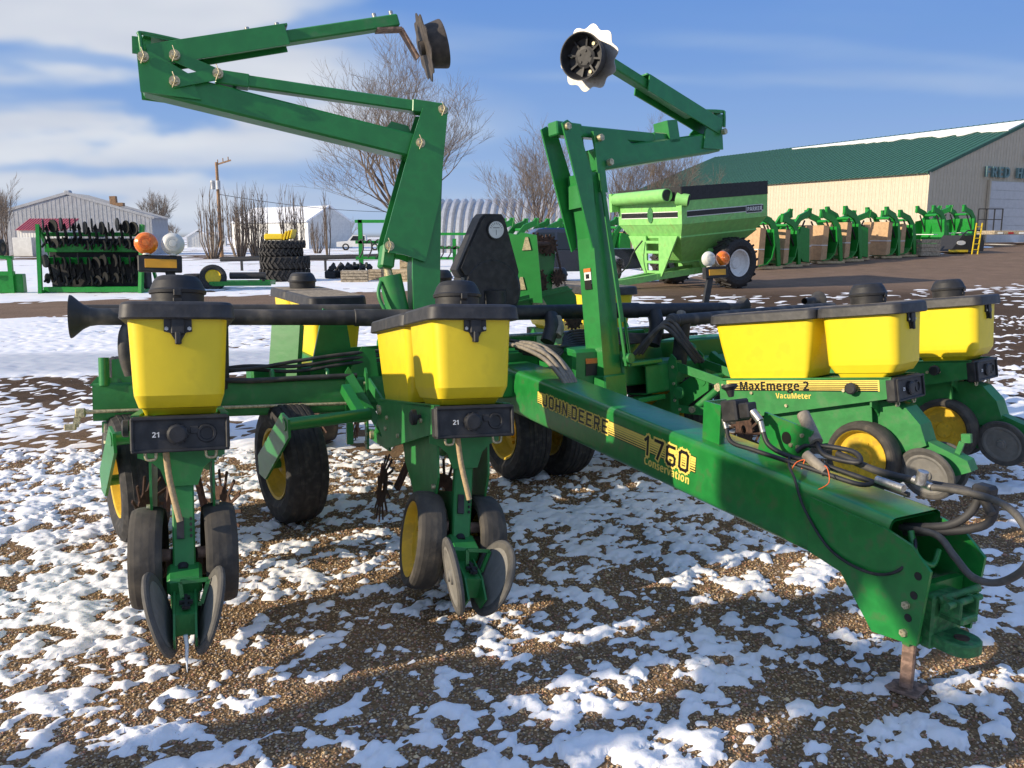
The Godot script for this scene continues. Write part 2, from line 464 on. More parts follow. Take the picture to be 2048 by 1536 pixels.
	for s in [-1.0, 1.0]:
		b.box(V(0, -0.09 + s * 0.062, 1.165), V(0.356, 0.014, 0.014), Basis(Vector3.RIGHT, -0.05), 0.004)
		b.box(V(s * 0.172, -0.09, 1.165), V(0.014, 0.125, 0.013), Basis(Vector3.RIGHT, -0.05), 0.004)
	b.lathe([Vector2(0.037, 0), Vector2(0.034, 0.005), Vector2(0.026, 0.005), Vector2(0.024, 0)], Transform3D(Basis(Vector3.RIGHT, PI / 2), V(0.095, -0.09, 1.162)), 24)
	b.box(V(0.05, -0.075, 1.163), V(0.03, 0.03, 0.006), Basis(), 0.002)
	add(u, "end_panel", b, M.black)
	b = MB.new()
	b.lathe([Vector2(0.040, 0), Vector2(0.038, 0.014), Vector2(0.030, 0.019), Vector2(0, 0.020)], Transform3D(Basis(Vector3.RIGHT, PI / 2), V(-0.012, -0.09, 1.160)), 18)
	for k in 12:
		var a := TAU * k / 12
		b.box(V(-0.012 + cos(a) * 0.038, -0.09 + sin(a) * 0.038, 1.168), V(0.007, 0.007, 0.012), Basis(Vector3.BACK, a))
	add(u, "knob", b, M.black)
	txt(u, "number", "21", 0.020, M.white_paint, X(V(-0.088, -0.09, 1.164), 0, -3))
	# knob on the side plate
	b = MB.new()
	b.lathe([Vector2(0.012, 0), Vector2(0.012, 0.02), Vector2(0.036, 0.022), Vector2(0.036, 0.042), Vector2(0.028, 0.048), Vector2(0, 0.048)], Transform3D(Basis(V(0, 1, 0), V(-1, 0, 0), V(0, 0, 1)), V(-0.178, -0.075, 0.90)), 10)
	add(u, "side_knob", b, M.black)
	if o.get("decal", false):
		var d := Transform3D(Basis(V(0, 0, 1), V(0, 1, 0), V(-1, 0, 0)), V(-0.1785, 0, 0))
		b = MB.new()
		b.xf = d
		b.box(V(0.535, -0.062, 0.0006), V(1.05, 0.068, 0.0012))
		add(u, "decal", b, M.decal_yellow)
		b = MB.new()
		b.xf = d
		for k in 6:
			var t: float = [0.0022, 0.003, 0.004, 0.005, 0.006, 0.007][k]
			b.box(V(0.10, -0.036 - k * 0.0115, 0.0012), V(0.15, t, 0.0016))
			b.box(V(0.80, -0.036 - k * 0.0115, 0.0012), V(0.50, t, 0.0016))
			b.box(V(0.36, -0.036 - k * 0.0115, 0.0011), V(0.38, t * 0.7, 0.0012))
		add(u, "decal_stripes", b, M.decal_black)
		txt(u, "lettering", "MaxEmerge 2", 0.056, M.decal_black, d * X(V(0.36, -0.064, 0.0034)), false, 0.0014)
		txt(u, "lettering", "VacuMeter", 0.034, M.decal_yellow, d * X(V(0.50, -0.128, 0.001)), false, 0.0015)
	# lower running gear
	var lo := Transform3D(Basis(Vector3.BACK, deg_to_rad(o.get("lean", 0.0))), V(0, 0, 0))
	lo.origin = V(0, -0.15, 0) - lo.basis * V(0, -0.15, 0) + V(0, dy, 0)
	var gz: float = o.get("gz", 0.90)
	var gy: float = -0.50 + o.get("gy", 0.0)
	var gr: float = o.get("gr", 0.222)
	b = MB.new(); b.xf = lo
	b.beam(V(0, -0.14 - dy, 0.93), V(0, -0.47, 1.04), 0.085, 0.04, Vector3.BACK, 0.006)
	b.box(V(0, -0.50, 1.08), V(0.13, 0.075, 0.13), Basis(Vector3.RIGHT, 0.35), 0.012)
	b.prism(v2([-0.06, 1.02, 0.06, 1.02, 0.045, 1.30, 0.042, 1.36, -0.042, 1.36, -0.045, 1.30]), Transform3D(Basis(V(1, 0, 0), V(0, -0.30, 1).normalized(), V(0, 1, 0.30).normalized()), V(0, -0.20, -0.02)), -0.09, -0.0)
	b.prism(v2([0.62, -0.30, 1.0, -0.26, 1.05, -0.46, 0.98, -0.58, 0.75, -0.56, 0.6, -0.45]), side(), -0.03, 0.03)
	b.prism(v2([1.05, -0.50, 1.28, -0.585, 1.36, -0.66, 1.30, -0.71, 1.18, -0.68, 1.05, -0.56]), side(), -0.042, -0.034)
	b.prism(v2([1.05, -0.50, 1.28, -0.585, 1.36, -0.66, 1.30, -0.71, 1.18, -0.68, 1.05, -0.56]), side(), 0.034, 0.042)
	if dy == 0.0:
		b.prism(v2([0.80, -0.17, 1.05, -0.165, 1.16, -0.20, 1.24, -0.30, 1.27, -0.42, 1.16, -0.47, 1.0, -0.44, 0.9, -0.33, 0.78, -0.26]), side(), -0.075, 0.075)
		b.prism(v2([1.10, -0.34, 1.27, -0.40, 1.48, -0.50, 1.50, -0.56, 1.42, -0.59, 1.12, -0.52]), side(), -0.05, 0.05)
		b.beam(V(0, -0.50, 1.40), V(0, -0.40, 1.44), 0.02, 0.03)
		b.box(V(0.01, -0.38, 1.46), V(0.03, 0.05, 0.05))
	add(u, "closing_arm", b, M.green_dusty)
	b = MB.new(); b.xf = lo
	for s in [-1.0, 1.0]:
		b.cut()
		b.cyl(V(s * 0.045, -0.42, 0.99), V(s * 0.115, -0.42, 0.97), 0.026, 10)
		b.beam(V(s * 0.06, -0.43, 0.95), V(s * 0.07, -0.5, gz), 0.03, 0.06)
		b.cyl(V(s * 0.05, -0.5, gz), V(s * 0.15, -0.5, gz), 0.03, 10)
	adds(u, "wheel_arm", b, M.rust_steel)
	b = MB.new(); b.xf = lo
	for k in 4:
		b.box(V(0.028, -0.34 - k * 0.022 - dy * 0.4, 1.024 + k * 0.006), V(0.009, 0.011, 0.012))
	b.box(V(-0.012, -0.375 - dy * 0.4, 1.03), V(0.028, 0.085, 0.016), Basis(Vector3.RIGHT, -0.3))
	b.cyl(V(-0.005, -0.455, 1.05), V(-0.005, -0.47, 1.075), 0.022, 10)
	for k in 3:
		b.box(V(0.004, -0.548 - k * 0.0095, 1.20 + k * 0.03), V(0.030 + 0.02 * (k % 2), 0.012, 0.016), Basis(Vector3.RIGHT, 0.3))
	b.box(V(0.004, -0.555, 1.23), V(0.012, 0.014, 0.09), Basis(Vector3.RIGHT, 0.3))
	add(u, "slots", b, M.black).set_meta("kind", "stuff")
	for s in [-1.0, 1.0]:
		var g := MB.new(); g.xf = lo
		var gx := Transform3D(Basis(Vector3.UP, s * 0.05) * AXX, V(s * 0.135, gy, gz))
		tyre(g, gx, gr, 0.125, 0.165, 36)
		add(u, "gauge_tyre", g, M.rubber_dusty)
		g = MB.new(); g.xf = lo
		var out := Transform3D(Basis(Vector3.UP, s * 0.05) * Basis(V(0, -s, 0), V(s, 0, 0), V(0, 0, 1)), V(s * 0.135, gy, gz))
		g.lathe([Vector2(0.172, 0.058), Vector2(0.166, 0.050), Vector2(0.16, 0.038), Vector2(0.15, 0.012), Vector2(0.06, 0.004), Vector2(0.05, 0.016), Vector2(0, 0.018)], out, 32)
		for k in 4:
			var a := TAU * k / 4 + 0.4
			bolt(g, out * V(cos(a) * 0.09, 0.006, sin(a) * 0.09), out.basis.y, 0.008, 0.008)
		add(u, "gauge_rim", g, M.yellow_rim)
		g = MB.new(); g.xf = lo
		var cx := Transform3D(Basis(Vector3.UP, s * 0.12) * Basis(Vector3.BACK, -s * deg_to_rad(16)) * Basis(V(0, -s, 0), V(s, 0, 0), V(0, 0, 1)), V(s * 0.088, -0.585, 1.27))
		g.lathe([Vector2(0.128, -0.010), Vector2(0.152, -0.014), Vector2(0.163, -0.007), Vector2(0.166, 0.0), Vector2(0.162, 0.009), Vector2(0.15, 0.014), Vector2(0.128, 0.012), Vector2(0.128, -0.010)], cx, 40)
		add(u, "closing_tyre", g, M.rubber_grey)
		g = MB.new(); g.xf = lo
		g.lathe([Vector2(0, -0.009), Vector2(0.132, -0.009), Vector2(0.132, 0.010), Vector2(0.115, 0.013), Vector2(0.10, 0.006), Vector2(0.035, 0.007), Vector2(0.032, 0.016), Vector2(0.02, 0.018), Vector2(0.018, 0.026), Vector2(0, 0.026)], cx, 36)
		add(u, "closing_disc", g, M.disc_grey)
		g = MB.new(); g.xf = lo
		g.lathe([Vector2(0.0, -0.002), Vector2(0.19, 0.0), Vector2(0.0, 0.002)], Transform3D(Basis(Vector3.UP, s * 0.06) * AXX, V(s * 0.035, -0.53, gz - 0.06)), 32)
		add(u, "opener_disc", g, M.steel)
	b = MB.new(); b.xf = lo
	var hp := []
	for p in [[-0.028, -0.485], [0.075, -0.485], [0.048, -0.575], [-0.018, -0.575], [-0.028, -0.485]]:
		hp.append(V(p[0] + 0.012, p[1], 1.20))
	for k in 4:
		b.beam(hp[k], hp[k + 1], 0.014, 0.016, Vector3.BACK)
	b.beam(V(0.018, -0.57, 1.2), V(0.01, -0.62, 1.23), 0.015, 0.015, Vector3.BACK)
	add(u, "lever", b, M.green)
	b = MB.new()
	var rd: Array = o.get("rod", [V(-0.057, -0.165, 1.08), V(-0.045, -0.28, 1.085), V(-0.012, -0.44, 1.09)])
	b.tube(spline(rd, 4), 0.0125, 10)
	add(u, "down_tube", b, M.beige_rod)
	if o.get("icicle", false):
		b = MB.new(); b.xf = lo
		b.tube([V(0.0, -0.66, 1.31), V(0.004, -0.70, 1.31), V(0.002, -0.755, 1.312), V(0.003, -0.80, 1.31)], [0.009, 0.008, 0.005, 0.001], 8)
		add(u, "icicle", b, M.ice)
	# spiked row cleaners ahead of the openers
	for s in [-1.0, 1.0]:
		b = MB.new(); b.xf = lo
		var rx := Transform3D(Basis(Vector3.UP, s * 0.45) * AXX, V(s * 0.17, -0.36, 0.12))
		b.lathe([Vector2(0.03, -0.004), Vector2(0.105, -0.004), Vector2(0.105, 0.004), Vector2(0.03, 0.004)], rx, 16)
		for k in 14:
			var a := TAU * k / 14
			b.beam(rx * V(cos(a) * 0.10, 0, sin(a) * 0.10), rx * V(cos(a + 0.18) * 0.185, 0.012, sin(a + 0.18) * 0.185), 0.016, 0.007, rx.basis.y)
		b.beam(V(s * 0.09, -0.36, 0.12), V(s * 0.06, -0.2, 0.2), 0.02, 0.04)
		add(u, "row_cleaner", b, M.rust)
	return u

func wheel(P: Node, at: Transform3D, R := 0.36, w := 0.24) -> void:
	# local: axle along x, ground at y = 0, outer face towards -x
	var b := MB.new()
	var fx := Transform3D(AXX, V(0, R, 0))
	tyre(b, fx, R, w, 0.205, 48)
	for k in 5:
		var yy := (k - 2) * w * 0.13
		b.lathe([Vector2(R * 0.985, yy - w * 0.045), Vector2(R * 1.005, yy - w * 0.04), Vector2(R * 1.005, yy + w * 0.04), Vector2(R * 0.985, yy + w * 0.045)], fx, 48)
	var o := add(P, "carrying_wheel", b, M.rubber, at)
	b = MB.new()
	var h := w * 0.5
	b.lathe([Vector2(0.208, -h * 0.72), Vector2(0.215, -h * 0.86), Vector2(0.200, -h * 0.82), Vector2(0.188, -h * 0.5), Vector2(0.16, -h * 0.1), Vector2(0.075, -h * 0.02), Vector2(0.07, -h * 0.45), Vector2(0.05, -h * 0.55), Vector2(0, -h * 0.55)], fx, 40)
	for k in 5:
		var a := TAU * k / 5
		bolt(b, fx * V(cos(a) * 0.105, -h * 0.05, sin(a) * 0.105), Vector3.LEFT, 0.012, 0.02)
	add(o, "rim", b, M.yellow_rim)

func marker(P: Node, at: Transform3D, sx: float, right: bool) -> void:
	# d runs outward along the folded arm, y up, z towards the row units
	var f := Transform3D(Basis(V(sx, 0, 0), V(0, 1, 0), V(0, 0, 1)), Vector3.ZERO)
	var b := MB.new(); b.xf = f
	var w := 0.075
	if right:
		b.prism(v2([0.085, -0.1, -0.085, -0.1, -0.10, 1.0, -0.155, 1.42, 0.03, 1.44, 0.08, 1.0]), Transform3D(), -w, w)
		b.prism(v2([-0.02, 1.3, 0.06, 1.3, 0.03, 1.70, -0.045, 1.70]), Transform3D(), -w - 0.014, -w - 0.002)
		b.prism(v2([-0.02, 1.3, 0.06, 1.3, 0.03, 1.70, -0.045, 1.70]), Transform3D(), w + 0.002, w + 0.014)
	else:
		b.prism(v2([0.075, -0.1, -0.07, -0.1, -0.12, 1.2, -0.14, 1.55, 0.0, 1.55, 0.075, 0.8]), Transform3D(), -w, w)
	b.box(V(0, -0.05, 0.0), V(0.22, 0.24, 0.2), Basis(), 0.01)
	var mast := add(P, "marker_mast", b, M.green, at)
	var pl: Array = v2([-0.17, 1.80, -0.005, 1.785, 0.07, 1.575, 0.262, 0.93, 0.25, 0.875, 0.13, 0.862, 0.0, 0.82, -0.10, 1.2])
	if right:
		pl = v2([-0.35, 1.72, -0.30, 1.745, -0.20, 1.70, -0.10, 1.42, -0.09, 0.95, -0.14, 0.92, -0.19, 1.1])
	for s in [-1.0, 1.0]:
		b = MB.new(); b.xf = f
		b.prism(pl, Transform3D(), s * (w + 0.016), s * (w + 0.028))
		if s > 0 and right:
			b.prism(v2([-0.07, 1.45, -0.16, 1.35, -0.16, 1.2, -0.05, 1.22]), Transform3D(), -w, w)
		add(mast, "mast_plate", b, M.green)
	# hydraulic cylinder and its pins
	b = MB.new(); b.xf = f
	if right:
		b.cyl(V(0.13, 0.22, 0.05), V(0.125, 0.0, 0.06), 0.028, 12)
		b.beam(V(-0.02, 1.42, w + 0.03), V(0.075, 0.42, w + 0.05), 0.035, 0.012, Vector3.BACK)
		for s in [-1.0, 1.0]:
			b.beam(V(0.075 + s * 0.025, 0.45, w + 0.05), V(0.10 + s * 0.025, 0.12, w + 0.06), 0.012, 0.02, Vector3.BACK)
		b.cyl(V(0.10, 0.17, w + 0.03), V(0.10, 0.17, w + 0.09), 0.035, 12)
	else:
		b.cyl(V(0.205, 0.74, 0.0), V(0.13, 0.38, 0.0), 0.072, 20)
		b.box(V(0.222, 0.86, 0.0), V(0.085, 0.15, 0.13), Basis(Vector3.BACK, 0.15), 0.012)
		b.tube(spline([V(0.27, 0.70, 0.03), V(0.29, 0.6, 0.06), V(0.22, 0.45, 0.09), V(0.15, 0.38, 0.09)], 5), 0.012, 8)
	add(mast, "lift_cylinder", b, M.green_dusty)
	b = MB.new(); b.xf = f
	if right:
		b.cyl(V(0.125, 0.0, 0.06), V(0.122, -0.15, 0.065), 0.016, 10)
		for p in [[-0.31, 1.70], [0.0, 1.655], [0.08, 1.50], [0.10, 0.17], [1.44, 1.83]]:
			bolt(b, V(p[0], p[1], w + 0.02), Vector3.BACK, 0.024, 0.03)
	else:
		b.cyl(V(0.222, 0.80, 0), V(0.205, 0.72, 0), 0.026, 10)
		for p in [[-0.135, 1.785], [0.015, 1.565], [0.226, 0.915], [1.436, 1.953], [1.44, 1.806], [1.206, 1.873], [1.60, 1.925]]:
			b.cyl(V(p[0], p[1], w + 0.01), V(p[0], p[1], w + 0.030), 0.030, 14)
			bolt(b, V(p[0], p[1], w + 0.030), Vector3.BACK, 0.019, 0.018)
			b.tube([V(p[0] + 0.01, p[1] + 0.045, w + 0.045), V(p[0] - 0.005, p[1], w + 0.055), V(p[0] + 0.012, p[1] - 0.045, w + 0.045)], 0.003, 5)
	add(mast, "pins", b, M.zinc).set_meta("kind", "stuff")
	# inner arm
	b = MB.new(); b.xf = f
	var a0 := V(0.05, 1.555, 0); var a1 := V(1.60, 1.815, 0)
	if right:
		a0 = V(0.0, 1.52, 0); a1 = V(1.44, 1.765, 0)
	b.beam(a0, a1, 0.13, 0.15, Vector3.UP, 0.012)
	if right:
		b.prism(v2([-0.05, 1.70, 0.22, 1.72, 0.42, 1.62, 0.42, 1.55, 0.0, 1.46]), Transform3D(), 0.067, 0.078)
		b.prism(v2([1.20, 1.69, 1.46, 1.70, 1.46, 1.905, 1.38, 1.93, 1.24, 1.83]), Transform3D(), 0.067, 0.078)
		b.prism(v2([1.20, 1.69, 1.46, 1.70, 1.46, 1.905, 1.38, 1.93, 1.24, 1.83]), Transform3D(), -0.078, -0.067)
		b.box(V(0.86, 1.79, 0.0), V(0.12, 0.16, 0.13), Basis(Vector3.BACK, 0.15))
	else:
		for s in [-1.0, 1.0]:
			b.prism(v2([1.30, 1.72, 1.62, 1.735, 1.635, 1.96, 1.56, 1.965, 1.36, 1.86]), Transform3D(), s * 0.067, s * 0.078)
		b.prism(v2([0.02, 1.60, 0.25, 1.62, 0.17, 1.72, 0.06, 1.70]), Transform3D(), -0.065, -0.02)
	add(mast, "inner_arm", b, M.green)
	# upper link
	b = MB.new(); b.xf = f
	if right:
		b.beam(V(-0.31, 1.70, 0), V(0.9, 1.735, 0), 0.07, 0.075, Vector3.UP, 0.008)
		b.beam(V(-0.34, 1.705, 0.0), V(-0.10, 1.707, 0.0), 0.09, 0.09, Vector3.UP, 0.008)
		b.beam(V(0.66, 1.725, 0), V(0.92, 1.735, 0), 0.082, 0.088, Vector3.UP, 0.006)
	else:
		b.beam(V(-0.16, 1.80, 0.02), V(1.22, 1.873, 0.02), 0.065, 0.07, Vector3.UP, 0.008)
		b.beam(V(-0.16, 1.80, 0.02), V(0.05, 1.811, 0.02), 0.075, 0.08, Vector3.UP, 0.006)
		b.beam(V(1.03, 1.863, 0.02), V(1.22, 1.873, 0.02), 0.075, 0.08, Vector3.UP, 0.006)
		b.beam(V(1.206, 1.873, 0.075), V(1.45, 1.958, 0.075), 0.012, 0.065)
		b.beam(V(1.206, 1.873, 0.088), V(1.45, 1.800, 0.088), 0.012, 0.065)
		b.beam(V(1.10, 1.87, -0.03), V(1.13, 1.74, -0.03), 0.02, 0.02)
	add(mast, "upper_link", b, M.green)
	# outer arm: sleeve and slide
	var e0 := V(1.575, 1.945, 0); var e1 := V(0.79, 2.165, 0); var e2 := V(0.12, 2.345, 0)
	if right:
		e0 = V(1.44, 1.87, 0.02); e1 = V(0.56, 2.105, 0.02); e2 = V(0.11, 2.235, 0.02)
	b = MB.new(); b.xf = f
	var dr := (e1 - e0).normalized()
	var up := V(-dr.y, dr.x, 0)
	if up.y < 0:
		up = -up
	for s in [-1.0, 1.0]:
		var q := MB.new()
		b.beam(e0 + V(0, 0, s * 0.062), e1 + V(0, 0, s * 0.062) - dr * 0.02, 0.012, 0.125, up, 0.002)
	b.beam(e0 + up * 0.058, e1 + up * 0.058, 0.12, 0.012, up)
	add(mast, "outer_arm", b, M.green)
	b = MB.new(); b.xf = f
	b.beam(e0.lerp(e1, 0.35), e2, 0.075, 0.075, up, 0.008)
	add(mast, "slide_tube", b, M.green_dusty)
	b = MB.new(); b.xf = f
	b.tube(spline([e0 + V(0.03, 0.0, 0.07), e0 + V(0.04, 0.10, 0.07), e0 + V(0.02, 0.125, 0.06), e0 + V(-0.25, 0.11, 0.02)], 4), 0.012, 6)
	b.beam(e0 + V(0.03, 0.115, 0.02), e0 + V(-0.27, 0.105, -0.03), 0.10, 0.012)
	b.beam(e0 + V(0.035, 0.02, 0.02), e0 + V(0.035, 0.115, 0.02), 0.10, 0.012)
	add(mast, "hinge_guard", b, M.green)
	b = MB.new(); b.xf = f
	for k in [0.72, 0.94]:
		bolt(b, e0.lerp(e1, k) + up * 0.064, up, 0.014, 0.03)
	for k in [0.80, 0.96]:
		bolt(b, e1.lerp(e2, k) + up * 0.038, up, 0.014, 0.03)
	add(mast, "clamp_bolts", b, M.steel).set_meta("kind", "stuff")
	# bracket and disc with its depth band
	b = MB.new(); b.xf = f
	var dc := V(-0.05, 2.20, 0.0)
	var ax := V(-0.95, 0.25, 0.14).normalized()
	if right:
		dc = V(-0.05, 2.17, 0.10); ax = V(-1, -0.12, 0.30).normalized()
	b.beam(e2 + V(0.14, -0.075, 0.0), e2 + V(-0.02, -0.05, 0.0), 0.075, 0.014, up)
	b.beam(e2 + V(-0.02, -0.05, 0.0), dc - ax * 0.045 + V(0.0, -0.06, 0), 0.075, 0.014, V(1, 0, 0))
	add(mast, "disc_bracket", b, M.rust_steel)
	var qb := Basis(Quaternion(Vector3.UP, ax))
	var dx := Transform3D(qb, dc)
	b = MB.new(); b.xf = f
	var ring := []
	for k in 96:
		var a := TAU * k / 96
		var r := 0.198 + 0.014 * cos(a * 10.0)
		ring.append(Vector2(cos(a) * r, sin(a) * r))
	b.prism(ring, dx * Transform3D(Basis(V(1, 0, 0), V(0, 0, 1), V(0, -1, 0)), Vector3.ZERO), -0.003, 0.003)
	add(mast, "marker_blade", b, M.blade if right else M.band_brown)
	b = MB.new(); b.xf = f
	b.lathe([Vector2(0.0, -0.03), Vector2(0.045, -0.03), Vector2(0.045, -0.004)], dx, 16)
	b.lathe([Vector2(0.128, 0.004), Vector2(0.150, 0.118), Vector2(0.150, 0.128), Vector2(0.144, 0.128), Vector2(0.138, 0.118), Vector2(0.118, 0.045), Vector2(0.075, 0.04), Vector2(0.07, 0.062), Vector2(0.05, 0.068), Vector2(0.0, 0.068)], dx, 36)
	for k in 8:
		var a := TAU * k / 8
		b.beam(dx * V(cos(a) * 0.065, 0.05, sin(a) * 0.065), dx * V(cos(a) * 0.125, 0.058, sin(a) * 0.125), 0.012, 0.03, ax)
	for k in 5:
		var a := TAU * k / 5
		bolt(b, dx * V(cos(a) * 0.04, 0.066, sin(a) * 0.04), ax, 0.009, 0.008)
	add(mast, "depth_band", b, M.black if right else M.band_brown)
	b = MB.new(); b.xf = f
	for k in 3:
		var a := TAU * k / 3 + 0.5
		bolt(b, dx * V(cos(a) * 0.1, 0.05, sin(a) * 0.1), ax, 0.012, 0.014)
	add(mast, "band_bolts", b, M.zinc).set_meta("kind", "stuff")
	if right:
		for q in [[0.155, 0.085, M.white_paint, 0.002], [0.206, 0.024, M.warn_orange, 0.0035], [0.108, 0.062, M.decal_black, 0.0035], [0.165, 0.03, M.decal_black, 0.004]]:
			b = MB.new(); b.xf = f
			b.box(V(-0.088 - 0.0085 * (0.60 + q[0]) / 0.6 - q[3], 0.58 + q[0], 0.0), V(0.004, q[1], 0.062 if q[1] != 0.03 else 0.03))
			add(mast, "sticker", b, q[2])

func warning_lamps(P: Node, at: Transform3D, amber_x: float, yaw: float) -> void:
	var b := MB.new()
	b.xf = X(Vector3.ZERO, yaw)
	b.box(V(0, -0.115, -0.02), V(0.25, 0.10, 0.05), Basis(), 0.006)
	b.beam(V(-0.05 * signf(amber_x), -0.15, -0.03), V(-0.16 * signf(amber_x), -0.52, -0.03), 0.055, 0.03, Vector3.BACK)
	var o := add(P, "lamp_bracket", b, M.black, at)
	b = MB.new(); b.xf = X(Vector3.ZERO, yaw)
	b.box(V(0.005, -0.115, 0.007), V(0.18, 0.052, 0.006), Basis(), 0.001)
	add(o, "reflector", b, M.reflector)
	for s in [-1.0, 1.0]:
		b = MB.new(); b.xf = X(Vector3.ZERO, yaw)
		var x: float = absf(amber_x) * s
		b.lathe([Vector2(0.0, 0.045), Vector2(0.02, 0.044), Vector2(0.022, 0.040), Vector2(0.045, 0.036), Vector2(0.062, 0.020), Vector2(0.068, 0.004), Vector2(0.068, -0.004), Vector2(0.062, -0.020), Vector2(0.045, -0.036), Vector2(0, -0.042)], Transform3D(Basis(Vector3.RIGHT, PI / 2), V(x, 0.005, 0)), 28)
		for k in 4:
			var rr := 0.026 + 0.009 * k
			b.lathe([Vector2(rr, 0.036 - 0.003 * k * k * 0.9), Vector2(rr + 0.002, 0.0425 - 0.003 * k * k * 0.9), Vector2(rr + 0.004, 0.036 - 0.003 * k * k * 0.9)], Transform3D(Basis(Vector3.RIGHT, PI / 2), V(x, 0.005, 0)), 28)
		add(o, "lamp", b, M.lamp_amber if signf(amber_x) == s else M.lamp_white)
		b = MB.new(); b.xf = X(Vector3.ZERO, yaw)
		b.cyl(V(x, -0.065, 0), V(x, -0.052, 0), 0.022, 12)
		add(o, "lamp_foot", b, M.lamp_white)

func hose(P: Node, called: String, pts: Array, r: float, mat: Material, k := 6) -> void:
	var b := MB.new()
	b.tube(spline(pts, k), r, 8)
	add(P, called, b, mat)

func planter() -> void:
	var P := thing("planter", "folded green row-crop planter with yellow seed hoppers and raised marker arms", "planter", X(V(0.25682, 0, -5.35353), 27.5))
	var inv := P.transform.affine_inverse()
	var L := inv * X(V(-2.128, 0.87, -4.13), 20.662, -8.812, -2.138)
	var R := inv * X(V(1.272, 0.757, -5.54), 41.863, -7.389, -0.821)
	tongue(P)
	# wing toolbars
	for w in [[L, 0.0, 2.15], [R, 0.0, 2.5]]:
		var b := MB.new()
		var rg := []
		for x in [w[1], w[2]]:
			var ring := []
			for p in rrect(0.105, 0.105, 0.022, 3):
				ring.append(V(x, p.x, -0.591 + p.y))
			rg.append(ring)
		b.loft(rg, false, false)
		var bore := MB.new()
		rg = []
		for x in [w[1] + 0.004, w[2] - 0.004]:
			var ring := []
			for p in rrect(0.094, 0.094, 0.015, 3):
				ring.append(V(x, p.x, -0.591 + p.y))
			rg.append(ring)
		bore.loft(rg, false, false)
		for x in [w[1], w[2]]:
			for s in [-1.0, 1.0]:
				b.box(V(x, s * 0.0995, -0.591), V(0.004, 0.011, 0.19)); b.box(V(x, 0, -0.591 + s * 0.0995), V(0.004, 0.188, 0.011))
		var tb := add(P, "wing_toolbar", b, M.green_dusty, w[0])
		add(tb, "tube_bore", bore, M.bore)
	# left wing furniture
	var b := MB.new()
	b.cut()
	b.box(V(0.02, 0.012, -0.70), V(0.05, 0.23, 0.02))
	b.cut()
	b.cyl(V(0.058, 0.09, -0.50), V(0.058, 0.245, -0.50), 0.028, 12)
	b.cut()
	b.prism(v2([0.09, 0.09, 0.20, 0.09, 0.20, 0.20, 0.13, 0.24, 0.09, 0.235]), Transform3D(), -0.62, -0.60)
	b.cut()
	b.prism(v2([-0.02, 0.09, 0.16, 0.09, 0.13, 0.13, 0.02, 0.14]), Transform3D(), -0.55, -0.535)
	b.cut()
	b.box(V(0.35, 0.13, -0.60), V(0.14, 0.06, 0.16), Basis(), 0.01)
	b.cut()
	b.tube(spline([V(0.956, 0.105, -0.62), V(0.956, 0.15, -0.56), V(0.956, 0.15, -0.50), V(0.956, 0.10, -0.484)], 4), 0.012, 8)
	b.cut()
	b.tube(spline([V(1.276, 0.105, -0.62), V(1.276, 0.15, -0.56), V(1.276, 0.15, -0.50), V(1.276, 0.10, -0.484)], 4), 0.012, 8)
	b.cut()
	b.box(V(0.1, -0.14, -0.55), V(0.12, 0.06, 0.1))
	b.cut()
	b.prism(v2([1.42, 0.10, 1.62, 0.10, 1.60, 0.28, 1.52, 0.30, 1.46, 0.20]), Transform3D(), -0.66, -0.648)
	b.cut()
	b.prism(v2([1.38, -0.30, 1.42, -0.30, 1.42, 0.14, 1.40, 0.17, 1.38, 0.14]), Transform3D(), -0.50, -0.47)
	b.cut()
	b.beam(V(1.40, 0.12, -0.45), V(1.60, -0.25, -0.40), 0.02, 0.05)
	adds(P, "wing_bracket", b, M.green, L)
	b = MB.new()
	b.cyl(V(-0.06, -0.05, -0.46), V(1.43, -0.05, -0.46), 0.010, 8)
	b.box(V(-0.06, -0.055, -0.46), V(0.05, 0.05, 0.05), Basis(), 0.006)
	b.beam(V(-0.07, -0.06, -0.45), V(-0.085, -0.13, -0.45), 0.025, 0.03)
	b.box(V(-0.11, -0.13, -0.45), V(0.06, 0.035, 0.04), Basis(), 0.005)
	b.cyl(V(0.075, -0.12, -0.49), V(0.07, -0.23, -0.49), 0.024, 10)
	add(P, "drive_shaft", b, M.zinc, L)
	for k in 3:
		b = MB.new()
		b.tube(spline([V(0.55, 0.13 + 0.02 * k, -0.60 + 0.03 * k), V(0.8, 0.165 + 0.02 * (k % 2), -0.60 + 0.04 * k), V(1.1, 0.15 + 0.03 * k, -0.62), V(1.4, 0.19 + 0.03 * k, -0.64), V(1.75, 0.22 + 0.03 * k, -0.7)], 6), 0.012, 7)
		add(P, "hose", b, M.black_dusty, L)
	b = MB.new()
	b.tube(spline([V(0.5, 0.122, -0.50), V(0.8, 0.10, -0.474), V(1.1, 0.108, -0.474), V(1.45, 0.118, -0.48)], 6), 0.016, 8)
	add(P, "hose", b, M.black_dusty, L)
	# vacuum pipes
	b = MB.new()
	var hx := Transform3D(Basis(V(0, 1, 0), V(-1, 0, 0), V(0, 0, 1)), V(0.02, 0.467, -0.45))
	b.lathe([Vector2(0.046, -1.55), Vector2(0.046, -0.02), Vector2(0.052, 0.02), Vector2(0.07, 0.055), Vector2(0.115, 0.105), Vector2(0.118, 0.115), Vector2(0.108, 0.112), Vector2(0.065, 0.06), Vector2(0.044, 0.0), Vector2(0.04, -0.3), Vector2(0, -0.3)], hx, 28)
	b.lathe([Vector2(0.052, -1.85), Vector2(0.052, -1.42), Vector2(0.046, -1.415)], hx, 24)
	b.cyl(V(0.66, 0.44, -0.46), V(0.66, 0.06, -0.52), 0.055, 20)
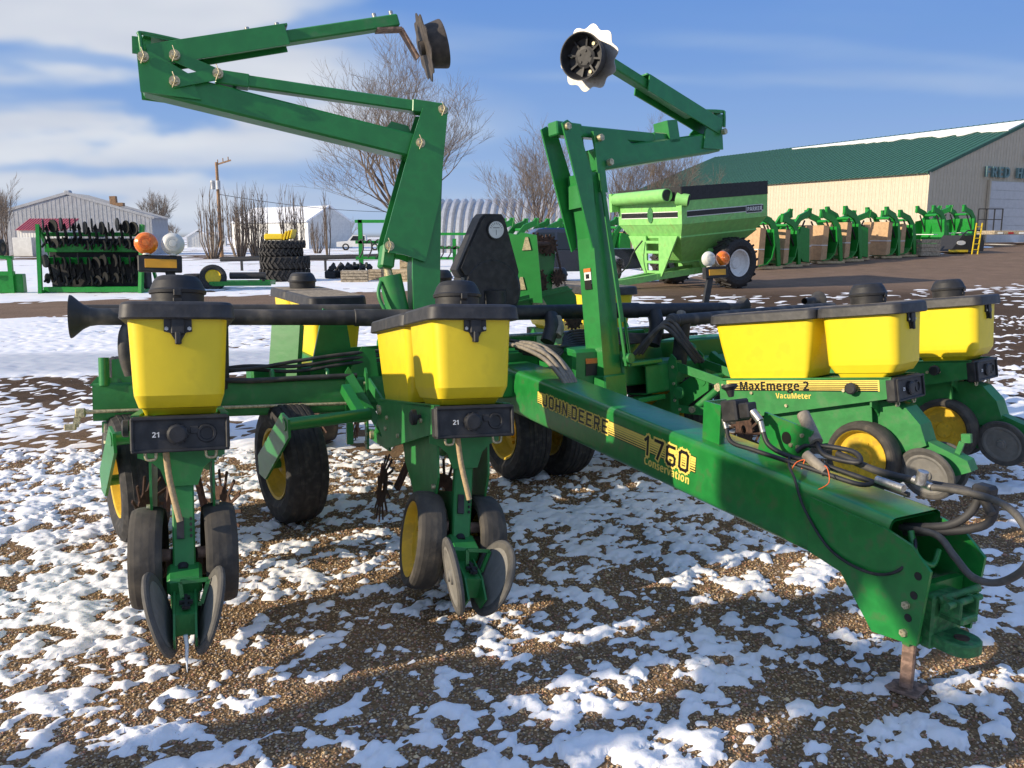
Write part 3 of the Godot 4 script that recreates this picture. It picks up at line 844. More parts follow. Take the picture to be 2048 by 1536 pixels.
	b.tube(spline([V(0.20, 0.43, -0.46), V(0.175, 0.36, -0.42), V(0.175, 0.25, -0.40), V(0.20, 0.15, -0.42)], 5), 0.036, 14)
	add(P, "vacuum_pipe", b, M.black_dusty, L)
	b = MB.new()
	b.tube([V(-0.1, 0.55, -1.25), V(1.2, 0.56, -1.2), V(2.1, 0.565, -1.15)], 0.045, 16)
	add(P, "vacuum_pipe", b, M.black_dusty, L)
	row_unit(P, L * X(V(0.463, 0, 0)), {"dy": -0.17, "icicle": true, "gy": 0.06, "gr": 0.208})
	row_unit(P, L * X(V(1.663, 0, 0)), {"dy": -0.16, "lean": -8.0})
	row_unit(P, R * X(V(0.415, 0, 0)), {"decal": true, "gz": 0.92, "rod": [V(-0.10, -0.15, 0.98), V(-0.11, -0.30, 0.86), V(-0.12, -0.46, 0.72)]})
	row_unit(P, R * X(V(1.615, 0, 0)), {"gz": 0.92, "rod": [V(-0.05, -0.15, 1.02), V(-0.06, -0.30, 0.95), V(-0.06, -0.46, 0.82)]})
	marker(P, L * X(V(1.90, 0, -0.6)), -1.0, false)
	marker(P, R * X(V(-0.31, 0, -0.6)), 1.0, true)
	warning_lamps(P, L * X(V(0.348, 0.935, -0.9)), -0.075, 0)
	warning_lamps(P, R * X(V(1.80, 0.905, -1.10)), 0.078, -18)
	# right wing furniture
	b = MB.new()
	b.cut()
	b.box(V(-0.02, 0.125, -0.52), V(0.36, 0.03, 0.12), Basis(), 0.006)
	b.cut()
	b.box(V(0.03, -0.135, -0.54), V(0.30, 0.035, 0.14), Basis(), 0.006)
	b.cut()
	b.prism(v2([-0.2, -0.3, -0.08, -0.3, -0.06, 0.25, -0.12, 0.33, -0.2, 0.25]), Transform3D(), -0.80, -0.785)
	b.cut()
	b.prism(v2([0.12, 0.10, 0.55, 0.10, 0.5, 0.34, 0.2, 0.30]), Transform3D(), -0.78, -0.765)
	b.cut()
	b.cyl(V(0.55, 0.15, -0.62), V(0.72, 0.17, -0.62), 0.05, 14)
	adds(P, "wing_bracket", b, M.green, R)
	b = MB.new()
	var rx := Transform3D(Basis(V(0, 1, 0), V(-1, 0, 0), V(0, 0, 1)), V(0.30, 0.40, -0.45))
	b.lathe([Vector2(0.046, -2.3), Vector2(0.046, -0.02), Vector2(0.054, 0.0), Vector2(0.054, 0.02), Vector2(0.045, 0.045), Vector2(0.025, 0.06), Vector2(0.0, 0.066)], rx, 24)
	b.cyl(V(0.42, 0.38, -0.46), V(0.42, 0.08, -0.52), 0.055, 18)
	add(P, "vacuum_pipe", b, M.black_dusty, R)
	for k in 2:
		b = MB.new()
		var t := Transform3D(Basis(V(0, -1, 0), V(1, 0, 0), V(0, 0, 1)), V(2.1 + 0.45 * k, 0.475, -1.1 + 0.5 * k)).scaled_local(V(0.72, 0.8, 0.72))
		b.lathe([Vector2(0.04, -0.2), Vector2(0.045, 0.0), Vector2(0.065, 0.05), Vector2(0.11, 0.10), Vector2(0.114, 0.11), Vector2(0.06, 0.06), Vector2(0, 0.05)], t, 20)
		add(P, "pipe_horn", b, M.black_dusty, R)
	centre(P)
	# wing carrying wheels: world-level axles
	for w in [[-2.12, -4.62, 34.0, 1.0], [-1.33, -4.95, 34.0, 1.0], [1.20, -6.35, 41.9, 1.0], [2.1, -7.3, 41.9, 1.0]]:
		var t := inv * X(V(w[0], 0, w[1]), w[2])
		wheel(P, t)
		b = MB.new()
		b.xf = t
		b.prism(v2([-0.09, 0.29, -0.10, 0.40, 0.36, 0.74, 0.46, 0.72, 0.46, 0.62, 0.02, 0.28]), side(), -0.165, -0.150)
		b.cyl(V(-0.15, 0.36, 0), V(0.02, 0.36, 0), 0.03, 10)
		b.cyl(V(-0.17, 0.68, 0.40), V(0.34, 0.68, 0.40), 0.036, 14)
		b.beam(V(0.3, 0.66, 0.4), V(0.3, 0.80, 0.15), 0.05, 0.06)
		add(P, "wheel_arm", b, M.green)
	for w in [[0.02, -5.86], [0.34, -5.98], [-3.2, -6.9]]:
		wheel(P, inv * X(V(w[0], 0, w[1]), 27.5))

func centre(P: Node) -> void:
	# centre frame behind the tongue, its units facing away
	var b := MB.new()
	b.beam(V(-1.75, 0.80, -0.72), V(2.05, 0.80, -0.72), 0.19, 0.19, Vector3.UP, 0.015)
	b.beam(V(-0.6, 0.72, -0.35), V(1.5, 0.72, -0.35), 0.16, 0.16, Vector3.UP, 0.012)
	for x in [-0.5, 0.3, 0.9]:
		b.beam(V(x, 0.76, -0.72), V(x, 0.72, -0.3), 0.1, 0.14)
	b.beam(V(-1.55, 0.8, -0.65), V(-1.5, 1.15, -0.7), 0.2, 0.05)
	b.prism(v2([-1.42, 0.75, -1.1, 0.75, -1.16, 1.2, -1.30, 1.25]), Transform3D(), -0.62, -0.60)
	b.box(V(0.42, 0.80, -0.28), V(0.30, 0.28, 0.2), Basis(), 0.02)
	b.box(V(0.95, 0.85, -0.58), V(0.36, 0.3, 0.06), Basis(), 0.01)
	add(P, "centre_frame", b, M.green)
	b = MB.new()
	b.box(V(0.44, 0.86, -0.176), V(0.15, 0.035, 0.004))
	add(P, "warning_sticker", b, M.warn_orange)
	b = MB.new()
	b.box(V(0.44, 0.80, -0.176), V(0.15, 0.08, 0.004))
	add(P, "warning_sticker", b, M.decal_black)
	for x in [-1.03, 0.16, 1.32]:
		row_unit(P, X(V(x, 0.86, -1.28), 180), {"dy": -0.12})
	# vacuum fan with gauge
	b = MB.new()
	var fp := v2([-0.10, 1.84, 0.03, 1.84, 0.055, 1.81, 0.165, 1.45, 0.155, 1.40, 0.10, 1.40, 0.05, 1.48, -0.05, 1.52, -0.15, 1.50, -0.23, 1.42, -0.27, 1.42, -0.30, 1.47, -0.13, 1.81])
	var out := []
	for p in fp:
		out.append(p + Vector2(-0.09, 0))
	b.prism(out, Transform3D(), -0.72, -0.60)
	var inn := []
	for p in out:
		inn.append(p.lerp(Vector2(-0.13, 1.62), 0.08))
	b.prism(inn, Transform3D(), -0.6, -0.575)
	add(P, "vacuum_fan", b, M.black)
	b = MB.new()
	b.lathe([Vector2(0.0, 0.05), Vector2(0.20, 0.05), Vector2(0.225, 0.03), Vector2(0.235, -0.1), Vector2(0, -0.1)], Transform3D(Basis(Vector3.RIGHT, PI / 2), V(-0.14, 1.33, -0.62)), 36)
	for k in 7:
		var a := PI * k / 6
		bolt(b, V(-0.14 + cos(a) * 0.20, 1.33 + sin(a) * 0.20, -0.575), Vector3.BACK, 0.008, 0.008)
	b.cyl(V(-0.12, 1.33, -0.6), V(-0.12, 1.0, -0.6), 0.09, 16)
	add(P, "fan_housing", b, M.black)
	b = MB.new()
	b.lathe([Vector2(0.058, 0), Vector2(0.058, 0.012), Vector2(0.0, 0.012)], Transform3D(Basis(Vector3.RIGHT, PI / 2), V(-0.115, 1.735, -0.576)), 24)
	var g := add(P, "vacuum_gauge", b, M.white_paint)
	b = MB.new()
	for k in 9:
		var a := PI * (0.1 + 0.8 * k / 8.0)
		var c := V(-0.115, 1.735, -0.5635)
		b.beam(c + V(cos(a), sin(a), 0) * 0.036, c + V(cos(a), sin(a), 0) * 0.048, 0.003, 0.001, Vector3.BACK)
	b.beam(V(-0.115, 1.735, -0.5635), V(-0.115, 1.70, -0.5635), 0.003, 0.001, Vector3.BACK)
	b.box(V(-0.115, 1.748, -0.5635), V(0.05, 0.004, 0.001))
	b.lathe([Vector2(0.066, 0), Vector2(0.066, 0.014), Vector2(0.057, 0.014)], Transform3D(Basis(Vector3.RIGHT, PI / 2), V(-0.115, 1.735, -0.577)), 24)
	add(g, "dial_marks", b, M.black)
	hose(P, "hose", [V(-0.37, 1.42, -0.55), V(-0.42, 1.25, -0.5), V(-0.40, 1.05, -0.4)], 0.012, M.hose_grey)
	# drive transmission
	var tx := X(V(0.165, 0.03, -0.36))
	for z in [-0.78, -1.05]:
		b = MB.new()
		b.xf = X(V(0.22, 0, z), -42)
		b.prism(v2([-0.04, 1.66, 0.0, 1.69, 0.12, 1.67, 0.17, 1.16, -0.18, 1.16, -0.17, 1.36]), Transform3D(), 0.0, 0.012)
		add(P, "drive_plate", b, M.green, tx)
	b = MB.new()
	b.prism(v2([0.48, 1.60, 0.58, 1.66, 0.66, 1.62, 0.62, 1.2, 0.46, 1.2]), Transform3D(), -1.02, -1.008)
	b.prism(v2([0.08, 1.19, 0.56, 1.275, 0.60, 1.28, 0.68, 1.20, 0.69, 1.12, 0.08, 1.12]), Transform3D(), -0.74, -0.728)
	b.box(V(0.36, 1.205, -0.735), V(0.56, 0.012, 0.05), Basis(Vector3.BACK, 0.17))
	add(P, "drive_plate", b, M.green, tx)
	b = MB.new()
	for p in [[0.27, 1.60], [0.23, 1.30]]:
		b.cut()
		b.xf = X(V(0.22, 0, -0.78), -42)
		b.prism(v2([p[0] - 0.26, p[1] - 0.045, p[0] - 0.19, p[1] - 0.04, p[0] - 0.215, p[1] + 0.055, p[0] - 0.235, p[1] + 0.055]), Transform3D(), 0.013, 0.022)
	b.cut()
	b.xf = Transform3D()
	b.prism(v2([0.28, 1.13, 0.42, 1.13, 0.36, 1.21, 0.32, 1.22]), Transform3D(), -0.728, -0.722)
	adds(P, "bearing_flange", b, M.zinc, tx)
	b = MB.new()
	for s in [[0.42, 1.60, -0.92, 0.075], [0.57, 1.59, -0.98, 0.07], [0.66, 1.33, -0.98, 0.05], [0.40, 1.30, -0.9, 0.11], [0.62, 1.02, -0.66, 0.07]]:
		var c := V(s[0], s[1], s[2])
		b.cut()
		b.lathe([Vector2(0, 0.01), Vector2(s[3], 0.008), Vector2(s[3], -0.008), Vector2(0, -0.01)], Transform3D(Basis(Vector3.RIGHT, PI / 2), c), 20)
		for k in 14:
			var a := TAU * k / 14
			b.box(c + V(cos(a), sin(a), 0) * (s[3] + 0.008), V(0.018, 0.014, 0.012), Basis(Vector3.BACK, a))
	b.cut()
	b.cyl(V(0.27, 1.60, -0.76), V(0.62, 1.60, -1.02), 0.02, 8)
	adds(P, "sprocket", b, M.rust, tx)
	b = MB.new()
	for seg in [[V(0.635, 1.58, -0.98), V(0.705, 1.33, -0.98)], [V(0.705, 1.33, -0.98), V(0.86, 1.0, -0.98)], [V(0.64, 1.30, -0.98), V(0.78, 1.0, -0.98)]]:
		for k in 22:
			var p: Vector3 = seg[0].lerp(seg[1], k / 22.0)
			b.box(p, V(0.013, 0.010, 0.014))
	add(P, "chain", b, M.rust, tx).set_meta("kind", "stuff")
	# shaft and centre vacuum pipe
	b = MB.new()
	b.cyl(V(-0.3, 1.0, -0.66), V(1.7, 1.0, -0.66), 0.013, 8)
	add(P, "drive_shaft", b, M.steel)
	b = MB.new()
	b.tube([V(-0.05, 1.175, -0.55), V(0.9, 1.15, -0.55), V(1.9, 1.125, -0.55)], 0.052, 20)
	b.cyl(V(0.80, 1.155, -0.55), V(1.05, 1.148, -0.55), 0.058, 20)
	b.tube(spline([V(0.28, 1.14, -0.50), V(0.24, 1.08, -0.42), V(0.18, 0.98, -0.38)], 4), 0.05, 12)
	b.tube(spline([V(1.18, 1.13, -0.52), V(1.16, 1.04, -0.46), V(1.10, 0.90, -0.42)], 4), 0.055, 12)
	add(P, "vacuum_pipe", b, M.black)
	b = MB.new()
	b.tube(spline([V(0.30, 1.13, -0.46), V(0.285, 1.07, -0.40), V(0.25, 1.02, -0.37)], 4), 0.035, 12)
	b.tube(spline([V(1.34, 1.13, -0.40), V(1.30, 1.06, -0.36), V(1.27, 0.97, -0.34)], 4), 0.035, 12)
	add(P, "pipe_elbow", b, M.hose_grey)
	for k in 7:
		hose(P, "hose", [V(-0.15 + 0.03 * k, 1.02 - 0.02 * k, -0.45), V(0.1 + 0.02 * k, 0.97 - 0.012 * k, -0.28), V(0.5, 0.93 + 0.014 * k, -0.42 - 0.03 * k), V(1.0, 0.92 + 0.01 * k, -0.46), V(1.4 + 0.03 * k, 0.95, -0.5)], 0.010, M.black_dusty)
	for k in 3:
		hose(P, "hose", [V(0.85 + 0.03 * k, 0.86, -0.30), V(0.98 + 0.03 * k, 1.02 + 0.02 * k, -0.25), V(1.06 + 0.03 * k, 1.05 + 0.02 * k, -0.22), V(1.14 + 0.03 * k, 0.95, -0.15), V(1.25 + 0.03 * k, 0.80, -0.1)], 0.016, M.black_dusty)

const GAP := {"JOHN DEERE": 0.56, "1760": 0.42}
func tongue(P: Node) -> void:
	# box beam sloping down to the hitch
	var b := MB.new()
	for inner in [0.0, 0.012]:
		var rg := []
		for s in [[-0.55, 0.83, 0.54], [-0.1, 0.82, 0.525], [2.66, 0.692, 0.42]]:
			var ring := []
			var h: float = (s[1] - s[2]) * 0.5
			for p in rrect(0.14 - inner, h - inner, 0.034 - inner, 4):
				ring.append(V(p.x, (s[1] + s[2]) * 0.5 + p.y, s[0] - (0.03 if inner > 0.0 else 0.0) * 0.0))
			rg.append(ring)
		b.loft(rg, inner == 0.0, false)
	for s in [-1.0, 1.0]:
		b.prism(v2([2.30, 0.455, 2.47, 0.425, 2.63, 0.25, 2.815, 0.275, 2.845, 0.56, 2.76, 0.63, 2.66, 0.655, 2.30, 0.675]), side(), s * 0.141, s * 0.153)
	b.box(V(0, 0.27, 2.70), V(0.28, 0.02, 0.16))
	b.box(V(0, 0.36, 2.76), V(0.27, 0.22, 0.03))
	# small stand bracket plate
	b.box(V(-0.06, 0.83, 1.60), V(0.012, 0.19, 0.12))
	b.box(V(0.0, 0.83, 1.55), V(0.12, 0.19, 0.012))
	b.prism(v2([1.80, 0.73, 1.83, 0.915, 2.11, 0.885, 2.09, 0.77, 1.95, 0.73]), side(), 0.04, 0.052)
	b.tube(spline([V(-0.05, 0.64, 2.68), V(-0.06, 0.56, 2.72), V(0.0, 0.52, 2.74), V(0.06, 0.56, 2.72)], 5), 0.012, 8)
	var t := add(P, "tongue", b, M.green_tongue)
	b = MB.new()
	for p in [[2.80, 0.53], [2.79, 0.455], [2.775, 0.295 + 0.07]]:
		b.cyl(V(-0.1535, p[1], p[0]), V(-0.1545, p[1], p[0]), 0.015, 16)
	b.cyl(V(0.0395, 0.825, 1.97), V(0.0385, 0.825, 1.97), 0.028, 16)
	add(t, "bolt_holes", b, M.decal_black).set_meta("kind", "stuff")
	b = MB.new()
	for p in [[2.765, 0.41], [2.765, 0.305]]:
		bolt(b, V(-0.153, p[1], p[0]), Vector3.LEFT, 0.015, 0.012)
	for p in [[1.86, 0.79], [2.0, 0.80], [2.06, 0.855], [2.04, 0.80]]:
		bolt(b, V(0.04, p[1], p[0]), Vector3.LEFT, 0.01, 0.008)
	add(t, "bolts", b, M.zinc).set_meta("kind", "stuff")
	# hitch clevis, plate and jack stand
	b = MB.new()
	stack(b, [[0.252, 0, 2.83, 0.062, 0.105, 0.055], [0.258, 0, 2.83, 0.070, 0.112, 0.062], [0.294, 0, 2.83, 0.070, 0.112, 0.062], [0.300, 0, 2.83, 0.064, 0.106, 0.056]])
	b.box(V(0, 0.34, 2.79), V(0.15, 0.20, 0.05), Basis(), 0.008)
	b.box(V(0, 0.375, 2.845), V(0.09, 0.03, 0.12), Basis(), 0.006)
	for s in [-1.0, 1.0]:
		b.box(V(s * 0.045, 0.415, 2.86), V(0.014, 0.07, 0.08), Basis(), 0.004)
	b.cyl(V(-0.09, 0.435, 2.875), V(0.09, 0.435, 2.875), 0.012, 10)
	b.cyl(V(-0.06, 0.43, 2.82), V(0.10, 0.46, 2.86), 0.014, 10)
	add(t, "hitch", b, M.green_cast)
	b = MB.new()
	b.cyl(V(0, 0.298, 2.88), V(0, 0.3025, 2.88), 0.026, 16)
	add(t, "pin_hole", b, M.rust)
	b = MB.new()
	b.box(V(0, 0.15, 2.68), V(0.046, 0.30, 0.046), Basis(Vector3.UP, 0.5), 0.006)
	b.box(V(0, 0.012, 2.68), V(0.12, 0.012, 0.12), Basis(Vector3.UP, 0.3), 0.002)
	add(t, "jack_stand", b, M.rust_steel)
	# side lettering on a striped band
	var sl := atan2(0.694 - 0.82, 2.76)
	var fr := Transform3D(Basis(V(0, sin(sl), cos(sl)), V(0, cos(sl), -sin(sl)), V(-1, 0, 0)), V(-0.1402, 0.665, 0.06))
	b = MB.new(); b.xf = fr
	b.box(V(0.765, 0.036, 0.0004), V(1.53, 0.080, 0.0012))
	add(t, "decal", b, M.decal_black)
	b = MB.new(); b.xf = fr
	var yy := 0.073
	for k in 6:
		var th: float = [0.0122, 0.0112, 0.010, 0.0085, 0.0068, 0.005][k]
		b.box(V(0.765, yy - th * 0.5, 0.0012), V(1.526, th, 0.0016))
		yy -= 0.0133
	add(t, "decal_stripes", b, M.decal_yellow)
	for s in [["JOHN DEERE", 0.075, 0.064, 0.027, 0.003], ["1760", 1.12, 0.088, 0.034, -0.012]]:
		var at_x: float = s[1]
		for ch in s[0]:
			if ch != " ":
				add(t, "letter_outline", block_letters(ch, s[2], s[3], 0.0, 0.0012, 1.15), M.decal_yellow, fr * X(V(at_x, s[4], 0.0022)))
				add(t, "letter", block_letters(ch, s[2], s[3] * 0.46, 0.0, 0.0012, 1.15), M.decal_black, fr * X(V(at_x, s[4], 0.0038)))
			at_x += s[2] * (0.4 if ch == " " else 0.69 + GAP[s[0]])
	txt(t, "lettering", "Conservation", 0.041, M.decal_yellow, fr * X(V(1.31, -0.052, 0.001)), false, 0.0015)
	# valve block with knob, hoses and fittings
	b = MB.new()
	b.box(V(-0.05, 0.915, 1.74), V(0.09, 0.10, 0.10), Basis(Vector3.RIGHT, -0.25), 0.008)
	b.box(V(-0.05, 0.93, 1.82), V(0.06, 0.07, 0.06), Basis(Vector3.RIGHT, -0.25), 0.006)
	b.lathe([Vector2(0, 0.03), Vector2(0.035, 0.028), Vector2(0.038, 0.015), Vector2(0.02, 0.0), Vector2(0.012, -0.03)], Transform3D(Basis(Vector3.RIGHT, -0.3), V(-0.05, 1.0, 1.70)), 10)
	add(t, "valve_block", b, M.black)
	b = MB.new()
	b.cyl(V(-0.05, 0.93, 1.85), V(-0.05, 0.895, 1.90), 0.018, 8); b.cyl(V(-0.05, 0.895, 1.90), V(-0.05, 0.85, 1.92), 0.013, 8)
	b.cyl(V(-0.08, 0.87, 1.70), V(-0.08, 0.83, 1.72), 0.012, 8)
	b.cyl(V(0.05, 0.80, 2.60), V(0.05, 0.79, 2.68), 0.016, 8); b.cyl(V(0.02, 0.80, 2.65), V(0.02, 0.85, 2.66), 0.02, 8)
	b.cyl(V(0.0, 0.775, 2.48), V(0.0, 0.77, 2.60), 0.016, 8)
	add(t, "hose_fittings", b, M.steel).set_meta("kind", "stuff")
	b = MB.new()
	b.cyl(V(0.10, 0.93, 2.0), V(0.06, 0.835, 2.12), 0.028, 14); b.cyl(V(-0.03, 0.80, 2.15), V(-0.03, 0.752, 2.26), 0.022, 14)
	add(t, "hose_coupler", b, M.hose_grey)
	hose(t, "hose", [V(-0.05, 0.85, 1.92), V(-0.05, 0.80, 1.96), V(-0.03, 0.772, 2.05), V(0.0, 0.768, 2.2), V(0.02, 0.755, 2.4), V(0.03, 0.742, 2.6)], 0.011, M.black)
	hose(t, "hose", [V(-0.08, 0.83, 1.72), V(-0.10, 0.78, 1.78), V(-0.09, 0.772, 1.92), V(-0.05, 0.755, 2.2), V(-0.02, 0.742, 2.42), V(0.0, 0.77, 2.48)], 0.010, M.black)
	hose(t, "hose", [V(0.06, 0.835, 2.12), V(0.03, 0.80, 2.20), V(0.06, 0.80, 2.34), V(0.09, 0.83, 2.28), V(0.05, 0.82, 2.10), V(0.02, 0.785, 2.05)], 0.011, M.black)
	hose(t, "hose", [V(0.10, 0.80, 2.2), V(0.10, 0.775, 2.4), V(0.11, 0.78, 2.62), V(0.12, 0.79, 2.80), V(0.10, 0.74, 2.88)], 0.016, M.black_dusty)
	hose(t, "hose", [V(0.05, 0.79, 2.68), V(0.06, 0.80, 2.76), V(0.05, 0.81, 2.90), V(0.0, 0.80, 3.02), V(-0.04, 0.74, 3.10), V(-0.05, 0.65, 3.10), V(-0.05, 0.57, 3.02), V(-0.05, 0.555, 2.93), V(-0.04, 0.60, 2.85), V(-0.02, 0.645, 2.76), V(0, 0.62, 2.6)], 0.013, M.hose_dark, 8)
	hose(t, "hose", [V(0.12, 0.80, 2.82), V(0.10, 0.72, 2.80), V(0.06, 0.66, 2.74), V(0.02, 0.62, 2.6)], 0.016, M.black_dusty)
	hose(t, "hose", [V(0.14, 0.80, 2.86), V(0.12, 0.70, 2.86), V(0.07, 0.645, 2.76), V(0.02, 0.60, 2.6)], 0.016, M.black_dusty)
	hose(t, "cable", [V(-0.02, 0.775, 2.05), V(-0.09, 0.752, 2.12), V(-0.14, 0.725, 2.20), V(-0.158, 0.62, 2.28), V(-0.16, 0.50, 2.42), V(-0.165, 0.475, 2.60), V(-0.16, 0.52, 2.72), V(-0.10, 0.60, 2.74), V(0, 0.62, 2.65)], 0.006, M.black, 8)
	b = MB.new()
	b.box(V(0.11, 0.815, 2.84), V(0.06, 0.04, 0.07), Basis(), 0.01)
	add(t, "hose_clamp", b, M.black)
	hose(t, "twine", [V(-0.06, 0.745, 2.16), V(-0.04, 0.80, 2.17), V(-0.02, 0.77, 2.22), V(-0.05, 0.78, 2.28), V(-0.10, 0.74, 2.34), V(-0.12, 0.70, 2.30)], 0.0022, M.twine)
	hose(t, "twine", [V(-0.03, 0.79, 2.17), V(-0.07, 0.77, 2.14), V(-0.10, 0.735, 2.14)], 0.0022, M.twine)
	for k in 5:
		hose(t, "hose", [V(-0.10 + 0.03 * k, 0.98, -0.40 - 0.02 * k), V(-0.12 + 0.03 * k, 0.98 + 0.012 * (k % 3), -0.15), V(-0.08 + 0.025 * k, 0.93 + 0.02 * (k % 2), 0.05), V(-0.04 + 0.02 * k, 0.82, 0.20), V(-0.03 + 0.015 * k, 0.74, 0.24)], 0.014, M.hose_grey)

# ---------------------------------------------------------------- ground, snow, sky
var n_big: FastNoiseLite
var n_mid: FastNoiseLite
var n_fine: FastNoiseLite
var n_streak: FastNoiseLite
var n_speck: FastNoiseLite
func sm(a: float, b: float, x: float) -> float:
	var t := clampf((x - a) / (b - a), 0.0, 1.0)
	return t * t * (3.0 - 2.0 * t)
func road_dist(x: float, z: float) -> float:
	# signed distance along z from the dirt track's centre line, in track half-widths
	var zc := -14.2 - 0.51 * (x + 22.0) if x < 4.0 else -27.5 - 0.64 * (x - 4.0)
	var hw := 2.9 + sm(2.0, 14.0, x) * 4.5
	return (z - zc) / hw
func gh(x: float, z: float) -> float:
	var d := -z
	var h := 1.15 * sm(28.0, 60.0, d) * sm(0.06, 0.28, x / maxf(d, 1.0))
	h += 0.012 * n_big.get_noise_2d(x * 0.7, z * 0.7) + 0.006 * n_mid.get_noise_2d(x * 2.0, z * 2.0) * (1.0 - sm(8.0, 20.0, d) * 0.5)
	# tyre ruts across the right of the yard
	if d < 16.0 and x > -1.0:
		h -= 0.02 * rut(x, z)
	# clods of turned mud
	if d > 6.0 and d < 27.0:
		h += 0.045 * maxf(0.0, n_mid.get_noise_2d(x * 1.6 + 31.0, z * 1.6)) * clod(x, z)
	return h
func rut(x: float, z: float) -> float:
	var r := 0.0
	for k in [[2.55, 0.12], [3.15, 0.13], [4.3, 0.16], [4.95, 0.16], [6.4, 0.2], [7.1, 0.2]]:
		var c: float = -k[0] - 0.30 * (x - 1.5) + 0.035 * (x - 1.5) * (x - 1.5) + 0.06 * n_big.get_noise_2d(x * 0.8, k[0] * 9.0)
		r = maxf(r, (1.0 - sm(0.0, k[1], absf(z - c))) * sm(0.6, 1.6, x))
	return r
func clod(x: float, z: float) -> float:
	var a := (1.0 - sm(0.5, 1.1, absf(z + 9.6 + 0.05 * x))) * (1.0 - sm(-3.2, -1.5, x))
	var b := sm(2.0, 5.0, x) * sm(8.0, 12.0, -z) * (1.0 - sm(24.0, 30.0, -z))
	return maxf(a, b)
func ice(x: float, z: float) -> float:
	return (1.0 - sm(0.45, 1.0, absf(z + 11.9 + 0.1 * x) / 1.3)) * (1.0 - sm(-1.5, 1.5, x))
func snow(x: float, z: float) -> float:
	var d := -z
	var nb := n_big.get_noise_2d(x * 1.25, z * 1.25)
	var nm := n_mid.get_noise_2d(x * 1.7 + 7.0, z * 1.7)
	var nf := n_fine.get_noise_2d(x, z)
	var f := 0.28 * nb + 0.62 * nm + 0.50 * nf
	if d < 7.0:
		f += 0.34 * n_speck.get_noise_2d(x, z)
	var b := -0.02 + 0.26 * n_big.get_noise_2d(x * 0.38 + 70.0, z * 0.38)
	# bare sunlit gravel between the two units, fuller cover towards the hitch
	b -= 0.16 * (1.0 - sm(0.5, 1.25, Vector2((x + 0.75) * 0.8, z + 3.45).length()))
	b += 0.16 * (1.0 - sm(0.3, 1.3, Vector2((x - 0.75) * 0.7, z + 2.55).length()))
	b += 0.04 * (1.0 - sm(0.5, 1.6, Vector2(x + 2.6, z + 5.2).length()))
	b += 0.05 * sm(3.6, 4.6, d)
	b += 0.28 * sm(6.0, 9.5, d) * (1.0 - sm(1.0, 5.0, x))
	b += 0.13 * sm(4.0, 6.5, d) * sm(0.5, 3.0, x)
	if d < 16.0 and x > 0.0:
		f = lerpf(f, 0.5 * n_streak.get_noise_2d((x * 0.94 - z * -0.34) * 0.55, (z * 0.94 + x * 0.34) * 2.4) + 0.5 * nm + 0.3 * nf, sm(1.2, 3.0, x))
		b -= 0.34 * rut(x, z)
	b -= 0.55 * clod(x, z) * (1.0 if x < 0.0 else 0.72)
	b += 0.5 * ice(x, z)
	if d > 12.0:
		var r := road_dist(x, z)
		var e := absf(r) + 0.22 * nb + 0.12 * nm
		b -= 1.5 * (1.0 - sm(0.82, 1.05, e))
		if r < -0.8:
			b += 0.14 + 0.5 * n_streak.get_noise_2d(x * 0.12, z * 0.9)
			b -= 0.45 * sm(8.0, 16.0, x) * (1.0 - sm(70.0, 90.0, d))
			b -= 0.22 * sm(50.0, 75.0, d)
			b -= 0.45 * sm(56.0, 60.0, d) * (1.0 - sm(70.0, 76.0, d)) * (1.0 - sm(-14.0, -4.0, x))
	var s := f + b
	if s <= 0.0:
		return -0.012
	return -0.002 + 0.025 * (1.0 - exp(-4.0 * s)) * (1.0 + 0.4 * nm) + 0.006 * nf
func ground_tint(x: float, z: float) -> Color:
	var d := -z
	var nb := n_big.get_noise_2d(x * 0.6 + 50.0, z * 0.6)
	var nm := n_mid.get_noise_2d(x * 1.1, z * 1.1 + 40.0)
	var c := Color(0.29, 0.20, 0.115)                          # gravel
	c = c.lerp(Color(0.19, 0.13, 0.08), clampf(0.45 + 0.7 * nm + 0.3 * nb, 0.0, 1.0) * 0.55)
	c = c.lerp(Color(0.17, 0.12, 0.085), sm(5.5, 8.5, d))        # mud
	if d > 12.0:
		c = c.lerp(Color(0.27, 0.20, 0.155), 1.0 - sm(0.9, 1.3, absf(road_dist(x, z))))
	c = c.lerp(Color(0.085, 0.058, 0.04), clod(x, z) * 0.7)
	return c * (1.0 + 0.22 * nm + 0.12 * nb)

